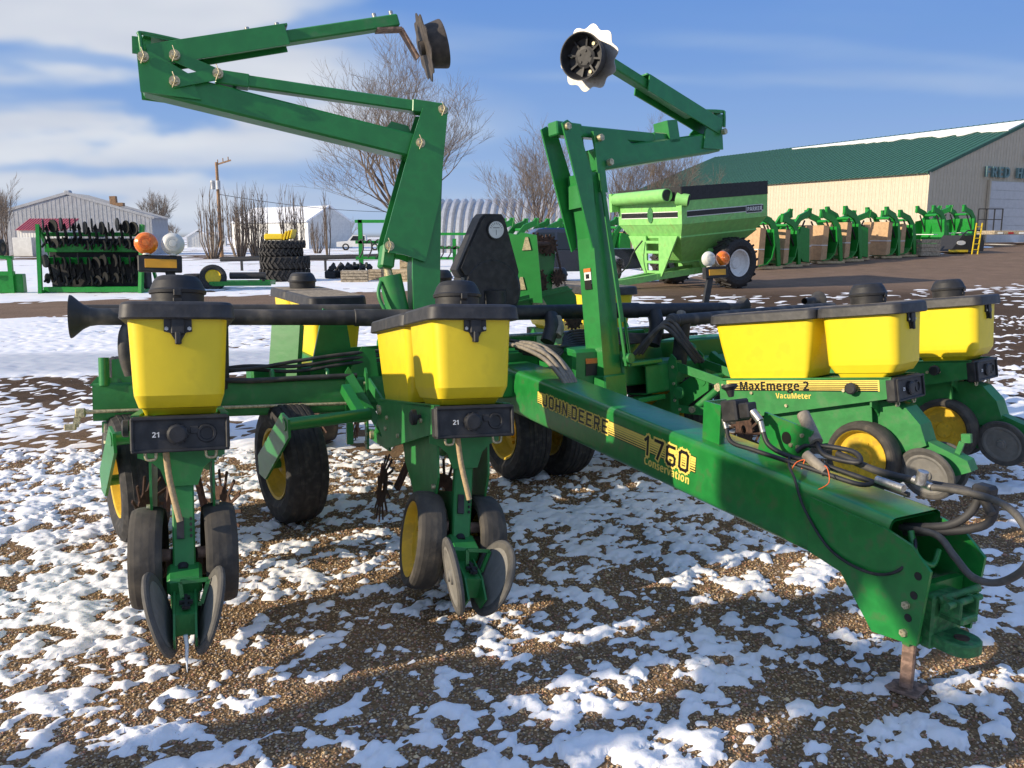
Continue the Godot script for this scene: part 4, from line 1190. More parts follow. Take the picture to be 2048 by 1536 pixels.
func sheet(x0: float, x1: float, z0: float, z1: float, cell: float, white: bool) -> ArrayMesh:
	var nx := int(ceil((x1 - x0) / cell))
	var nz := int(ceil((z1 - z0) / cell))
	var w := nx + 1
	var hs := PackedFloat32Array(); hs.resize(w * (nz + 1))
	var up := PackedByteArray(); up.resize(w * (nz + 1))
	for j in nz + 1:
		var z := z0 + (z1 - z0) * j / nz
		for i in w:
			var x := x0 + (x1 - x0) * i / nx
			var h := gh(x, z)
			if white:
				var s := snow(x, z)
				up[j * w + i] = 1 if s > -0.0119 else 0
				h += s
			hs[j * w + i] = h
	var v := PackedVector3Array(); var n := PackedVector3Array(); var c := PackedColorArray(); var ix := PackedInt32Array()
	v.resize(hs.size()); n.resize(hs.size()); c.resize(hs.size())
	var dx := (x1 - x0) / nx
	var dz := (z1 - z0) / nz
	for j in nz + 1:
		for i in w:
			var k := j * w + i
			v[k] = Vector3(x0 + dx * i, hs[k], z0 + dz * j)
			var gx := (hs[j * w + mini(i + 1, nx)] - hs[j * w + maxi(i - 1, 0)]) / (2.0 * dx)
			var gz := (hs[mini(j + 1, nz) * w + i] - hs[maxi(j - 1, 0) * w + i]) / (2.0 * dz)
			n[k] = Vector3(-gx, 1, -gz).normalized()
			if white:
				c[k] = Color(0.87, 0.87, 0.88).lerp(Color(0.50, 0.53, 0.58), ice(v[k].x, v[k].z) * 0.9)
			else:
				c[k] = ground_tint(v[k].x, v[k].z)
	for j in nz:
		for i in nx:
			var k := j * w + i
			if white and up[k] + up[k + 1] + up[k + w] + up[k + w + 1] == 0:
				continue
			ix.append(k); ix.append(k + 1); ix.append(k + w)
			ix.append(k + 1); ix.append(k + w + 1); ix.append(k + w)
	var ar := []
	ar.resize(Mesh.ARRAY_MAX)
	ar[Mesh.ARRAY_VERTEX] = v; ar[Mesh.ARRAY_NORMAL] = n; ar[Mesh.ARRAY_COLOR] = c; ar[Mesh.ARRAY_INDEX] = ix
	var m := ArrayMesh.new()
	m.add_surface_from_arrays(Mesh.PRIMITIVE_TRIANGLES, ar)
	return m

func ground() -> void:
	n_big = noise(11, 1.0, 3); n_mid = noise(12, 2.6, 4); n_fine = noise(13, 9.0, 4); n_streak = noise(14, 1.0, 3); n_speck = noise(15, 20.0, 2)
	var m := StandardMaterial3D.new()
	m.resource_name = "earth"
	m.vertex_color_use_as_albedo = true; m.roughness = 0.95; m.metallic_specular = 0.3
	var cells := noise(21, 0.055, 1, FastNoiseLite.TYPE_CELLULAR)
	cells.cellular_return_type = FastNoiseLite.RETURN_CELL_VALUE
	m.albedo_texture = ntex(cells, [[0.0, Color(0.70, 0.68, 0.66)], [0.3, Color(0.90, 0.87, 0.83)], [0.55, Color(1.0, 0.97, 0.92)], [0.8, Color(0.84, 0.78, 0.72)], [1.0, Color(1, 1, 1)]], 1024)
	var dist := noise(21, 0.055, 1, FastNoiseLite.TYPE_CELLULAR)
	dist.cellular_return_type = FastNoiseLite.RETURN_DISTANCE
	m.normal_enabled = true; m.normal_texture = ntex(dist, [], 1024, 9.0); m.normal_scale = 0.8
	m.uv1_triplanar = true; m.uv1_world_triplanar = true; m.uv1_scale = Vector3.ONE * 1.6
	var s := StandardMaterial3D.new()
	s.resource_name = "snow"
	s.vertex_color_use_as_albedo = true; s.roughness = 0.85; s.metallic_specular = 0.35
	s.normal_enabled = true; s.normal_texture = bump_fine; s.normal_scale = 0.35
	s.uv1_triplanar = true; s.uv1_world_triplanar = true; s.uv1_scale = Vector3.ONE * 4.0
	s.subsurf_scatter_enabled = true; s.subsurf_scatter_strength = 0.04
	var areas := [[-4.2, 5.0, -6.6, -0.6, 0.017, 0.05], [-9.0, -4.2, -6.6, -0.6, 0.07, 0.12], [5.0, 10.0, -6.6, -0.6, 0.07, 0.12], [-13.0, 15.0, -18.0, -6.6, 0.06, 0.08], [-36.0, 34.0, -48.0, -18.0, 0.22, 0.4], [-110.0, 110.0, -150.0, -48.0, 1.1, 1.6], [-400.0, 400.0, -700.0, -150.0, 12.0, 12.0], [-60.0, -9.0, -18.0, 12.0, 0.6, 0.8], [10.0, 60.0, -18.0, 12.0, 0.6, 0.8], [-9.0, 10.0, -0.6, 12.0, 0.25, 0.3]]
	var g := Node3D.new(); g.name = "ground"; g.set_meta("kind", "structure"); add_child(g)
	var w := Node3D.new(); w.name = "snow_cover"; w.set_meta("kind", "stuff"); add_child(w)
	tag(w, "patchy white snow lying over the gravel yard and mud", "snow")
	for a in areas:
		add(g, "earth", sheet(a[0], a[1], a[2], a[3], a[5], false), m)
		add(w, "snow_sheet", sheet(a[0], a[1], a[2], a[3], a[4], true), s)
	pebbles()

func pebbles() -> void:
	var rng := RandomNumberGenerator.new(); rng.seed = 5
	var b := MB.new()
	var p := []
	for q in [V(1, 0.1, 0.1), V(-0.9, -0.1, 0.2), V(0.1, 0.7, -0.1), V(0, -0.7, 0.1), V(0.15, 0.1, 0.85), V(-0.1, -0.1, -0.9)]:
		p.append(q)
	for x in [0, 1]:
		for y in [2, 3]:
			for z in [4, 5]:
				var c: Vector3 = p[x] + p[y] + p[z]
				b.t3(p[x], p[y], p[z], (p[x] + c * 0.4).normalized(), (p[y] + c * 0.4).normalized(), (p[z] + c * 0.4).normalized())
	var mat := StandardMaterial3D.new()
	mat.resource_name = "pebble"; mat.vertex_color_use_as_albedo = true; mat.roughness = 0.8; mat.metallic_specular = 0.35
	var mm := MultiMesh.new()
	mm.transform_format = MultiMesh.TRANSFORM_3D; mm.use_colors = true; mm.mesh = b.mesh()
	var tf := []; var cs := []
	var pal := [Color(0.40, 0.28, 0.155), Color(0.32, 0.215, 0.12), Color(0.22, 0.14, 0.085), Color(0.48, 0.36, 0.21), Color(0.30, 0.16, 0.11), Color(0.16, 0.12, 0.09), Color(0.38, 0.31, 0.24), Color(0.24, 0.20, 0.17)]
	while tf.size() < 110000:
		var t := pow(rng.randf(), 1.35)
		var z := -1.2 - 5.2 * t
		var x := rng.randf_range(-0.75, 0.80) * (-z + 0.5)
		if snow(x, z) > -0.011 and rng.randf() < 0.93:
			continue
		var sz := rng.randf_range(0.0026, 0.0062) * (1.0 + 0.10 * (-z))
		if rng.randf() < 0.015:
			sz *= 2.0
		var bs := Basis(Vector3.UP, rng.randf() * TAU) * Basis(Vector3.RIGHT, rng.randf_range(-0.6, 0.6))
		tf.append(Transform3D(bs.scaled(Vector3(sz, sz * 0.8, sz)), V(x, gh(x, z) + sz * 0.25, z)))
		var c: Color = pal[rng.randi() % pal.size()] * rng.randf_range(0.9, 1.6)
		cs.append(c)
	mm.instance_count = tf.size()
	for i in tf.size():
		mm.set_instance_transform(i, tf[i]); mm.set_instance_color(i, cs[i])
	var o := MultiMeshInstance3D.new()
	o.name = "gravel"; o.multimesh = mm; o.material_override = mat
	add_child(o)
	tag(o, "fine tan and brown gravel between the snow patches", "gravel"); o.set_meta("kind", "stuff")

func make_sky() -> ImageTexture:
	var w := 1536
	var h := 768
	var im := Image.create(w, h, false, Image.FORMAT_RGB8)
	im.fill(Color(0.55, 0.55, 0.55))
	var a := noise(31, 0.75, 5); var b := noise(32, 0.9, 4); var wisp := noise(33, 0.6, 5)
	for j in h / 2 + 8:
		var el := PI * (0.5 - (j + 0.5) / h)
		var y := sin(el)
		var cy := cos(el)
		var e := maxf(y, 0.0)
		for i in w:
			var az := wrapf(TAU * (i + 0.5) / w, -PI, PI)
			var x := sin(az) * cy
			var z := -cos(az) * cy
			var k := 1.0 / (e + 0.14)
			var px := x * k
			var pz := z * k
			# clear blue, paler low down
			var c := Color(0.70, 0.80, 0.93).lerp(Color(0.28, 0.50, 0.845), pow(clampf(e * 1.9, 0.0, 1.0), 0.55))
			var wob := a.get_noise_2d(px * 0.4, pz * 0.4 + 9.0)
			var left := sm(0.02, -0.34, az + 0.28 * wob) if absf(az) < 1.0 else lerpf(1.0 if az < 0.0 else 0.0, 0.7, sm(1.0, 2.2, absf(az)))
			var f := a.get_noise_2d(px * 0.9 + b.get_noise_2d(px, pz) * 0.3 + 3.0, pz * 1.25)
			var cl := sm(-0.34, 0.12, f + 0.13) * left * 0.96
			var wf := wisp.get_noise_2d(px * 0.35 + pz * 0.10, pz * 1.5)
			cl = maxf(cl, sm(0.14, 0.60, wf) * 0.34)
			# a soft pink-white bank high on the right
			cl = maxf(cl, sm(0.20, 0.30, e + 0.08 * wf) * sm(0.10, 0.42, az) * (1.0 - sm(1.2, 1.8, az)) * sm(-0.3, 0.3, f + 0.15) * 0.32)
			var shade := clampf(0.5 + 0.75 * b.get_noise_2d(px * 0.8 + 4.0, pz * 1.3), 0.0, 1.0)
			var cc := Color(0.80, 0.825, 0.885).lerp(Color(0.95, 0.955, 0.965), shade)
			c = c.lerp(cc, cl)
			c = c.lerp(Color(0.75, 0.81, 0.90), exp(-e * 10.0) * 0.55)
			im.set_pixel(i, j, c)
	return ImageTexture.create_from_image(im)

# ---------------------------------------------------------------- surroundings
# a spot on the ground d metres ahead, in the direction of photo column u
func W(u: float, d: float) -> Vector3:
	var x := (u - 1024.0) / 1700.0 * d * 0.988
	return V(x, gh(x, -d), -d)
func bg_materials() -> void:
	mk("beige_metal", lin(0.58, 0.505, 0.39), 0.6, {"vary": 0.03, "scale": 0.2})
	mk("roof_green", lin(0.036, 0.115, 0.075), 0.55, {"vary": 0.06, "scale": 0.2})
	mk("door_white", lin(0.62, 0.62, 0.63), 0.6, {"vary": 0.03, "scale": 0.3})
	mk("grey_metal", lin(0.42, 0.43, 0.45), 0.5, {"vary": 0.06, "scale": 0.2})
	mk("pink_metal", lin(0.50, 0.12, 0.15), 0.6, {"vary": 0.06, "scale": 0.3})
	mk("white_metal", lin(0.68, 0.68, 0.66), 0.55, {"vary": 0.04, "scale": 0.2})
	mk("teal_metal", lin(0.16, 0.25, 0.26), 0.6, {"vary": 0.06})
	mk("sign_teal", lin(0.16, 0.27, 0.27), 0.5, {"vary": 0.08})
	mk("galv", lin(0.50, 0.51, 0.53), 0.45, {"metal": 0.4, "vary": 0.08, "scale": 0.4})
	mk("bark", lin(0.15, 0.11, 0.085), 0.9, {"vary": 0.25, "scale": 1.0})
	mk("twig", lin(0.20, 0.16, 0.128), 0.9, {"vary": 0.2, "scale": 1.0})
	mk("pole_wood", lin(0.30, 0.18, 0.10), 0.85, {"vary": 0.2, "scale": 1.0})
	mk("cardboard", lin(0.48, 0.31, 0.17), 0.85, {"vary": 0.07, "scale": 0.6})
	mk("wood", lin(0.50, 0.38, 0.22), 0.8, {"vary": 0.15, "scale": 1.0})
	mk("wood_grey", lin(0.34, 0.28, 0.20), 0.85, {"vary": 0.2, "scale": 1.0})
	mk("paint_navy", lin(0.010, 0.014, 0.030), 0.2, {"vary": 0.05, "coat": 0.9})
	mk("glass_dark", lin(0.02, 0.025, 0.03), 0.06, {"flat": true})
	mk("chrome", lin(0.7, 0.7, 0.7), 0.2, {"metal": 1.0, "flat": true})
	mk("red_lamp", lin(0.35, 0.02, 0.02), 0.25, {"flat": true})
	mk("roof_snow", lin(0.86, 0.87, 0.89), 0.85, {"vary": 0.02})
	mk("flat_black", lin(0.02, 0.02, 0.022), 0.6, {"vary": 0.2})
	mk("drill_black", lin(0.010, 0.011, 0.011), 0.5, {"vary": 0.3, "spec": 0.35})
	mk("yellow_new", lin(0.72, 0.52, 0.02), 0.4, {"vary": 0.04})
	mk("strap", lin(0.7, 0.7, 0.7), 0.6, {"flat": true})

# one sheet of ribbed cladding w wide; y runs from 0 to the sloping top ya..yb
func ribbed(w: float, ya: float, yb: float, ribs := 3, deep := 0.018) -> MB:
	var b := MB.new()
	b.prism([Vector2(0.004, 0), Vector2(w - 0.004, 0), Vector2(w - 0.004, yb), Vector2(0.004, ya)], Transform3D(), -0.03, 0.0)
	for k in ribs:
		var x := w * (k + 0.5) / ribs
		var y := lerpf(ya, yb, (k + 0.5) / ribs) - 0.02
		b.box(V(x, y * 0.5, deep * 0.5), V(0.05, y, deep))
	return b

# gabled shed: local x along the gable (0..wd), z from 0 (front gable) back to -ln
func shed(called: String, label: String, at: Transform3D, wd: float, ln: float, eave: float, peak: float, wall: Material, roof: Material, pw := 1.0, left_only := false) -> Node3D:
	var o := thing(called, label, "building", at)
	var n := int(round(wd / pw))
	var q := wd / n
	for i in n:
		var ya := eave + (peak - eave) * (1.0 - absf(i * q / wd * 2.0 - 1.0))
		var yb := eave + (peak - eave) * (1.0 - absf((i + 1) * q / wd * 2.0 - 1.0))
		add(o, "wall_panel", ribbed(q, ya, yb), wall, X(V(i * q, 0, 0)))
	var m := int(round(ln / pw))
	var r := ln / m
	var sp := ribbed(r, eave, eave).mesh()
	var sl := Vector2(wd * 0.5, peak - eave)
	var rp := ribbed(r, sl.length() + 0.35, sl.length() + 0.35, 2, 0.04).mesh()
	var tilt := rad_to_deg(atan2(peak - eave, wd * 0.5))
	for i in m:
		# left wall faces -x, right wall +x
		add(o, "wall_panel", sp, wall, X(V(-0.001, 0, -ln + i * r), -90))
		add(o, "wall_panel", sp, wall, X(V(wd + 0.001, 0, -i * r), 90))
		for s in [0, 1]:
			var t := X(V(-0.3, eave - 0.3 * tan(deg_to_rad(tilt)) + 0.06, -ln + i * r), -90, tilt - 90) if s == 0 else X(V(wd + 0.3, eave - 0.3 * tan(deg_to_rad(tilt)) + 0.06, -i * r), 90, tilt - 90)
			add(o, "roof_panel", rp, roof, t)
	var b := MB.new()
	b.box(V(wd * 0.5, peak * 0.0 + 0.1, -ln + 0.1), V(wd, 0.2, 0.1))
	b.prism([Vector2(0, 0), Vector2(wd, 0), Vector2(wd, eave), Vector2(wd * 0.5, peak), Vector2(0, eave)], X(V(0, 0, -ln)), 0.0, 0.05)
	add(o, "back_wall", b, wall)
	for s in [-1.0, 1.0]:
		b = MB.new()
		b.beam(V(wd * 0.5, peak + 0.05, 0.04), V(wd * 0.5 + s * (wd * 0.5 + 0.3), eave - 0.3 * tan(deg_to_rad(tilt)) + 0.05, 0.04), 0.08, 0.22)
		add(o, "barge_board", b, roof)
		b = MB.new()
		b.box(V(wd * 0.5 + s * (wd * 0.5 + 0.02), eave * 0.5, 0.02), V(0.14, eave, 0.14))
		add(o, "corner_trim", b, wall)
	return o

func big_shed() -> void:
	var c := V(29.4, 1.12, -61.5)
	# local x = along gable (0.891, -0.454): yaw = atan2(0.454, 0.891)
	var at := X(c, 27.0)
	var o := shed("machine_shed", "large beige metal machine shed with green roof and snow along its ridge", at, 23.4, 37.0, 4.95, 9.25, M.beige_metal, M.roof_green)
	var b := MB.new()
	b.box(V(11.2, 2.25, 0.10), V(9.3, 4.5, 0.1))
	var d := add(o, "overhead_door", b, M.door_white)
	for k in 7:
		b = MB.new()
		b.box(V(11.2, 0.33 + k * 0.64, 0.165), V(9.25, 0.615, 0.03), Basis(), 0.01)
		add(d, "door_section", b, M.door_white)
	for x in [6.5, 15.9]:
		b = MB.new()
		b.box(V(x, 2.3, 0.13), V(0.14, 4.6, 0.2))
		add(o, "door_trim", b, M.beige_metal)
	b = MB.new()
	b.box(V(4.6, 0.35, 0.08), V(3.4, 0.7, 0.1))
	add(o, "skirting", b, M.teal_metal)
	var s := "FRED HA"
	for i in s.length():
		if s[i] != " ":
			txt(o, "sign_letter", s[i], 0.76, M.sign_teal, X(V(6.05 + i * 0.74, 5.15, 0.18)), false, 0.16)
	b = MB.new()
	b.box(V(10.6, 6.35, 0.25), V(0.4, 0.25, 0.35), Basis(), 0.05)
	add(o, "wall_lamp", b, M.flat_black)
	b = MB.new()
	b.box(V(11.7, 8.6, 0.15), V(0.5, 0.4, 0.2), Basis(), 0.05)
	add(o, "gable_vent", b, M.grey_metal)
	# snow left below the ridge on the near slope
	var tl := atan2(9.25 - 4.95, 11.7)
	b = MB.new()
	var pr := PackedVector2Array()
	var g := noise(61, 0.8, 3)
	var top := 12.05
	for i in 41:
		pr.append(Vector2(0.3 + 24.0 * i / 40.0, top))
	for i in 41:
		var x := 24.3 - 24.0 * i / 40.0
		pr.append(Vector2(x, top - maxf(0.08, 2.3 * (1.0 - x / 24.5) * (1.0 + 0.5 * g.get_noise_1d(x)) + 0.3 * g.get_noise_1d(x * 2.0 + 9.0) + 0.1)))
	var sf := Transform3D(Basis(V(0, 0, -1), V(cos(tl), sin(tl), 0), V(-sin(tl), cos(tl), 0)), V(-0.3, 4.95 - 0.3 * tan(tl) + 0.06, 0))
	b.prism(Array(pr), sf, 0.03, 0.11)
	var sn := add(o, "roof_snow", b, M.roof_snow)
	sn.set_meta("kind", "stuff")

func quonset() -> void:
	var o := thing("arched_shed", "galvanised arched shed of broad curved ribs behind the dark pickup", "building", X(V(-8.2, -0.1, -88), -6))
	var R := 5.0
	for k in 30:
		var b := MB.new()
		var pr := []
		for i in 15:
			var a := PI * i / 14
			pr.append(Vector2(cos(a), sin(a)))
		for i in 14:
			var p: Vector2 = pr[i] * R
			var q: Vector2 = pr[i + 1] * R
			var p2: Vector2 = pr[i] * (R + 0.42)
			var q2: Vector2 = pr[i + 1] * (R + 0.42)
			var x := k * 0.80
			var prof := [[0.0, p, q], [0.16, p2, q2], [0.42, p2, q2], [0.58, p, q], [0.80, p, q]]
			for j in 4:
				var e: Array = prof[j]
				var f: Array = prof[j + 1]
				var qs := [V(x + e[0], e[1].y, e[1].x), V(x + e[0], e[2].y, e[2].x), V(x + f[0], f[2].y, f[2].x), V(x + f[0], f[1].y, f[1].x)]
				var nm: Vector3 = (qs[1] - qs[0]).cross(qs[3] - qs[0]).normalized()
				if nm.dot(V(0, p.y + q.y, p.x + q.x)) < 0.0:
					nm = -nm
				b.poly(qs, nm)
		add(o, "roof_rib", b, M.galv)

func grow(bt: MB, bc: MB, p: Vector3, d: Vector3, ln: float, r: float, dep: int, rng: RandomNumberGenerator, up: float, wide: float) -> void:
	var q := p
	var pts := [p]
	var rs := [r]
	var dir := d
	var n := 3 if dep > 2 else 2
	for i in n:
		dir = (dir + V(rng.randf_range(-1, 1), rng.randf_range(-0.6, 1) * up, rng.randf_range(-1, 1)) * 0.16).normalized()
		q += dir * ln / n
		pts.append(q); rs.append(r * (1.0 - 0.42 * (i + 1) / n))
	(bt if dep > 3 else bc).tube(pts, rs, 6 if dep > 3 else 3, false)
	if dep <= 0:
		return
	var kids := 3 if dep > 1 else 4
	for i in kids:
		var t := rng.randf_range(0.35, 1.0) if i > 0 else 1.0
		var at: Vector3 = pts[0].lerp(pts[-1], t) if i > 0 else q
		var side_ := V(rng.randf_range(-1, 1), rng.randf_range(-0.2, 0.6) * up, rng.randf_range(-1, 1)).normalized()
		var nd := (dir + side_ * wide * (0.35 if i == 0 else rng.randf_range(0.6, 1.1))).normalized()
		grow(bt, bc, at, nd, ln * rng.randf_range(0.62, 0.86), maxf(r * rng.randf_range(0.42, 0.62), 0.007), dep - 1, rng, up, wide)
func tree(label: String, at: Vector3, ht: float, stems: int, wide: float, dep: int, seed_: int, twig: Material, group := "", r0 := 0.0) -> void:
	var rng := RandomNumberGenerator.new(); rng.seed = seed_
	var o := thing("bare_tree", label, "tree", X(at), group)
	var bt := MB.new(); var bc := MB.new()
	var r := r0 if r0 > 0.0 else ht * 0.016
	for s in stems:
		var lean := V(rng.randf_range(-1, 1), 0, rng.randf_range(-1, 1)) * (0.32 if stems > 1 else 0.05) * wide
		grow(bt, bc, V(lean.x * 0.4, -0.1, lean.z * 0.4), (Vector3.UP + lean).normalized(), ht * rng.randf_range(0.30, 0.36), r, dep, rng, 1.1, wide)
	add(o, "trunk", bt, M.bark)
	add(o, "crown", bc, twig)
func columnar(label: String, at: Vector3, ht: float, w: float, n: int, seed_: int) -> void:
	var rng := RandomNumberGenerator.new(); rng.seed = seed_
	var o := thing("upright_shrub", label, "shrub", X(at), "bare upright shrubs beyond the lot")
	var bt := MB.new(); var bc := MB.new()
	for k in n:
		var a := rng.randf() * TAU
		var q := sqrt(rng.randf()) * w * 0.5
		var h := ht * rng.randf_range(0.55, 1.0)
		var p0 := V(cos(a) * q * 0.35, -0.1, sin(a) * q * 0.35)
		var p1 := V(cos(a) * q, h * 0.35, sin(a) * q)
		var p2 := V(cos(a) * q * 1.05 + rng.randf_range(-0.1, 0.1), h, sin(a) * q * 1.05)
		(bt if k % 4 == 0 else bc).tube([p0, p1, p2], [0.05, 0.035, 0.008], 4, false)
		for j in 7:
			var s := p1.lerp(p2, rng.randf())
			bc.tube([s, s + V(rng.randf_range(-0.3, 0.3), rng.randf_range(0.4, 1.1), rng.randf_range(-0.3, 0.3))], [0.018, 0.006], 3, false)
	add(o, "trunk", bt, M.bark)
	add(o, "crown", bc, M.twig)

func tractor_tyre(label: String, at: Transform3D, R: float, w: float) -> void:
	# lying flat, base at y = 0
	var o := thing("tractor_tyre", label, "tyre", at)
	var b := MB.new()
	tyre(b, X(V(0, w * 0.5, 0)), R * 0.95, w, R * 0.62, 40)
	add(o, "carcass", b, M.rubber)
	b = MB.new()
	for k in 26:
		for s in [-1.0, 1.0]:
			var a := TAU * (k + (0.5 if s > 0 else 0.0)) / 26
			var c0 := V(cos(a) * R * 0.97, w * 0.5 + s * w * 0.46, sin(a) * R * 0.97)
			var a2 := a + 0.16
			var c1 := V(cos(a2) * R * 0.985, w * 0.5 - s * w * 0.04, sin(a2) * R * 0.985)
			b.beam(c0, c1, 0.06, 0.07, V(cos(a), 0, sin(a)))
	add(o, "tread_lugs", b, M.rubber).set_meta("kind", "stuff")

func pickup() -> void:
	var o := thing("pickup_truck", "dark navy crew-cab pickup parked behind the planter", "pickup", X(V(1.55, 0, -31.0), 8))
	# x forward is -x; width along z
	var b := MB.new()
	var body := v2([-3.0, 0.45, -3.02, 0.95, -2.9, 1.08, -1.75, 1.17, 1.05, 1.17, 1.1, 1.20, 2.85, 1.22, 2.9, 1.0, 2.9, 0.55, 2.35, 0.5, 2.28, 0.85, 2.0, 0.98, 1.65, 0.98, 1.4, 0.85, 1.3, 0.45, -1.4, 0.42, -1.5, 0.82, -1.75, 0.96, -2.1, 0.96, -2.38, 0.82, -2.45, 0.45])
	b.prism(body, Transform3D(), -0.98, 0.98)
	add(o, "body", b, M.paint_navy)
	b = MB.new()
	var rg := []
	for s in [[1.17, -1.85, 1.12, 0.95], [1.55, -1.25, 1.05, 0.86], [1.90, -0.75, 0.92, 0.76], [1.95, -0.55, 0.80, 0.70]]:
		var ring := []
		for p in rrect((s[2] - s[1]) * 0.5, s[3], 0.08, 2):
			ring.append(V((s[1] + s[2]) * 0.5 + p.x, s[0], p.y))
		rg.append(ring)
	b.loft(rg)
	add(o, "cab", b, M.paint_navy)
	for wd in [[-1.28, 1.22, -0.18, 1.22, -0.18, 1.82, -0.72, 1.82], [-0.08, 1.22, 0.78, 1.22, 0.82, 1.82, -0.08, 1.82]]:
		b = MB.new()
		b.prism(v2(wd), Transform3D(Basis(V(1, 0, 0), V(0, 1, -0.28).normalized(), V(0, 0.28, 1).normalized()), V(0, 0.03, 1.285)), -0.01, 0.012)
		add(o, "window", b, M.glass_dark)
	b = MB.new()
	b.prism(v2([-0.66, 0.0, 0.66, 0.0, 0.6, 0.72, -0.6, 0.72]), Transform3D(Basis(V(0, 0, 1), V(0.72, 0.70, 0).normalized(), V(-0.70, 0.72, 0).normalized()), V(-1.66, 1.25, 0)), 0.0, 0.02)
	add(o, "windscreen", b, M.glass_dark)
	for x in [-1.93, 1.83]:
		for s in [-1.0, 1.0]:
			b = MB.new()
			tyre(b, Transform3D(Basis(Vector3.RIGHT, PI / 2), V(x, 0.41, s * 0.86)), 0.41, 0.26, 0.25, 28)
			var wl := add(o, "wheel", b, M.rubber)
			b = MB.new()
			b.lathe([Vector2(0.25, 0.10), Vector2(0.23, 0.06), Vector2(0.08, 0.05), Vector2(0.07, 0.09), Vector2(0, 0.09)], Transform3D(Basis(Vector3.RIGHT, s * PI / 2), V(x, 0.41, s * 0.88)), 20)
			add(wl, "rim", b, M.chrome)
	for x in [-0.22, 0.78]:
		b = MB.new()
		b.box(V(x, 1.08, 0.995), V(0.2, 0.035, 0.03), Basis(), 0.008)
		add(o, "door_handle", b, M.chrome)
	for x in [-1.32, -0.13, 1.06]:
		b = MB.new()
		b.box(V(x, 0.82, 0.978), V(0.014, 0.7, 0.008))
		add(o, "door_gap", b, M.flat_black)
	txt(o, "lettering", "RAM", 0.13, M.chrome, X(V(-0.95, 0.72, 0.985)), false, 0.01)
	b = MB.new()
	b.box(V(2.9, 0.98, 0.86), V(0.06, 0.36, 0.2), Basis(), 0.02)
	add(o, "tail_lamp", b, M.red_lamp)
	b = MB.new()
	b.box(V(-2.98, 0.92, 0.75), V(0.1, 0.2, 0.36), Basis(), 0.03)
	add(o, "headlamp", b, M.chrome)
	b = MB.new()
	b.box(V(-1.25, 1.30, 1.08), V(0.14, 0.2, 0.2), Basis(), 0.04)
	add(o, "mirror", b, M.flat_black)
	b = MB.new()
	b.box(V(2.98, 0.55, 0), V(0.16, 0.2, 1.9), Basis(), 0.04)
	b.box(V(-3.06, 0.58, 0), V(0.14, 0.24, 1.94), Basis(), 0.05)
	add(o, "bumpers", b, M.chrome).set_meta("kind", "stuff")

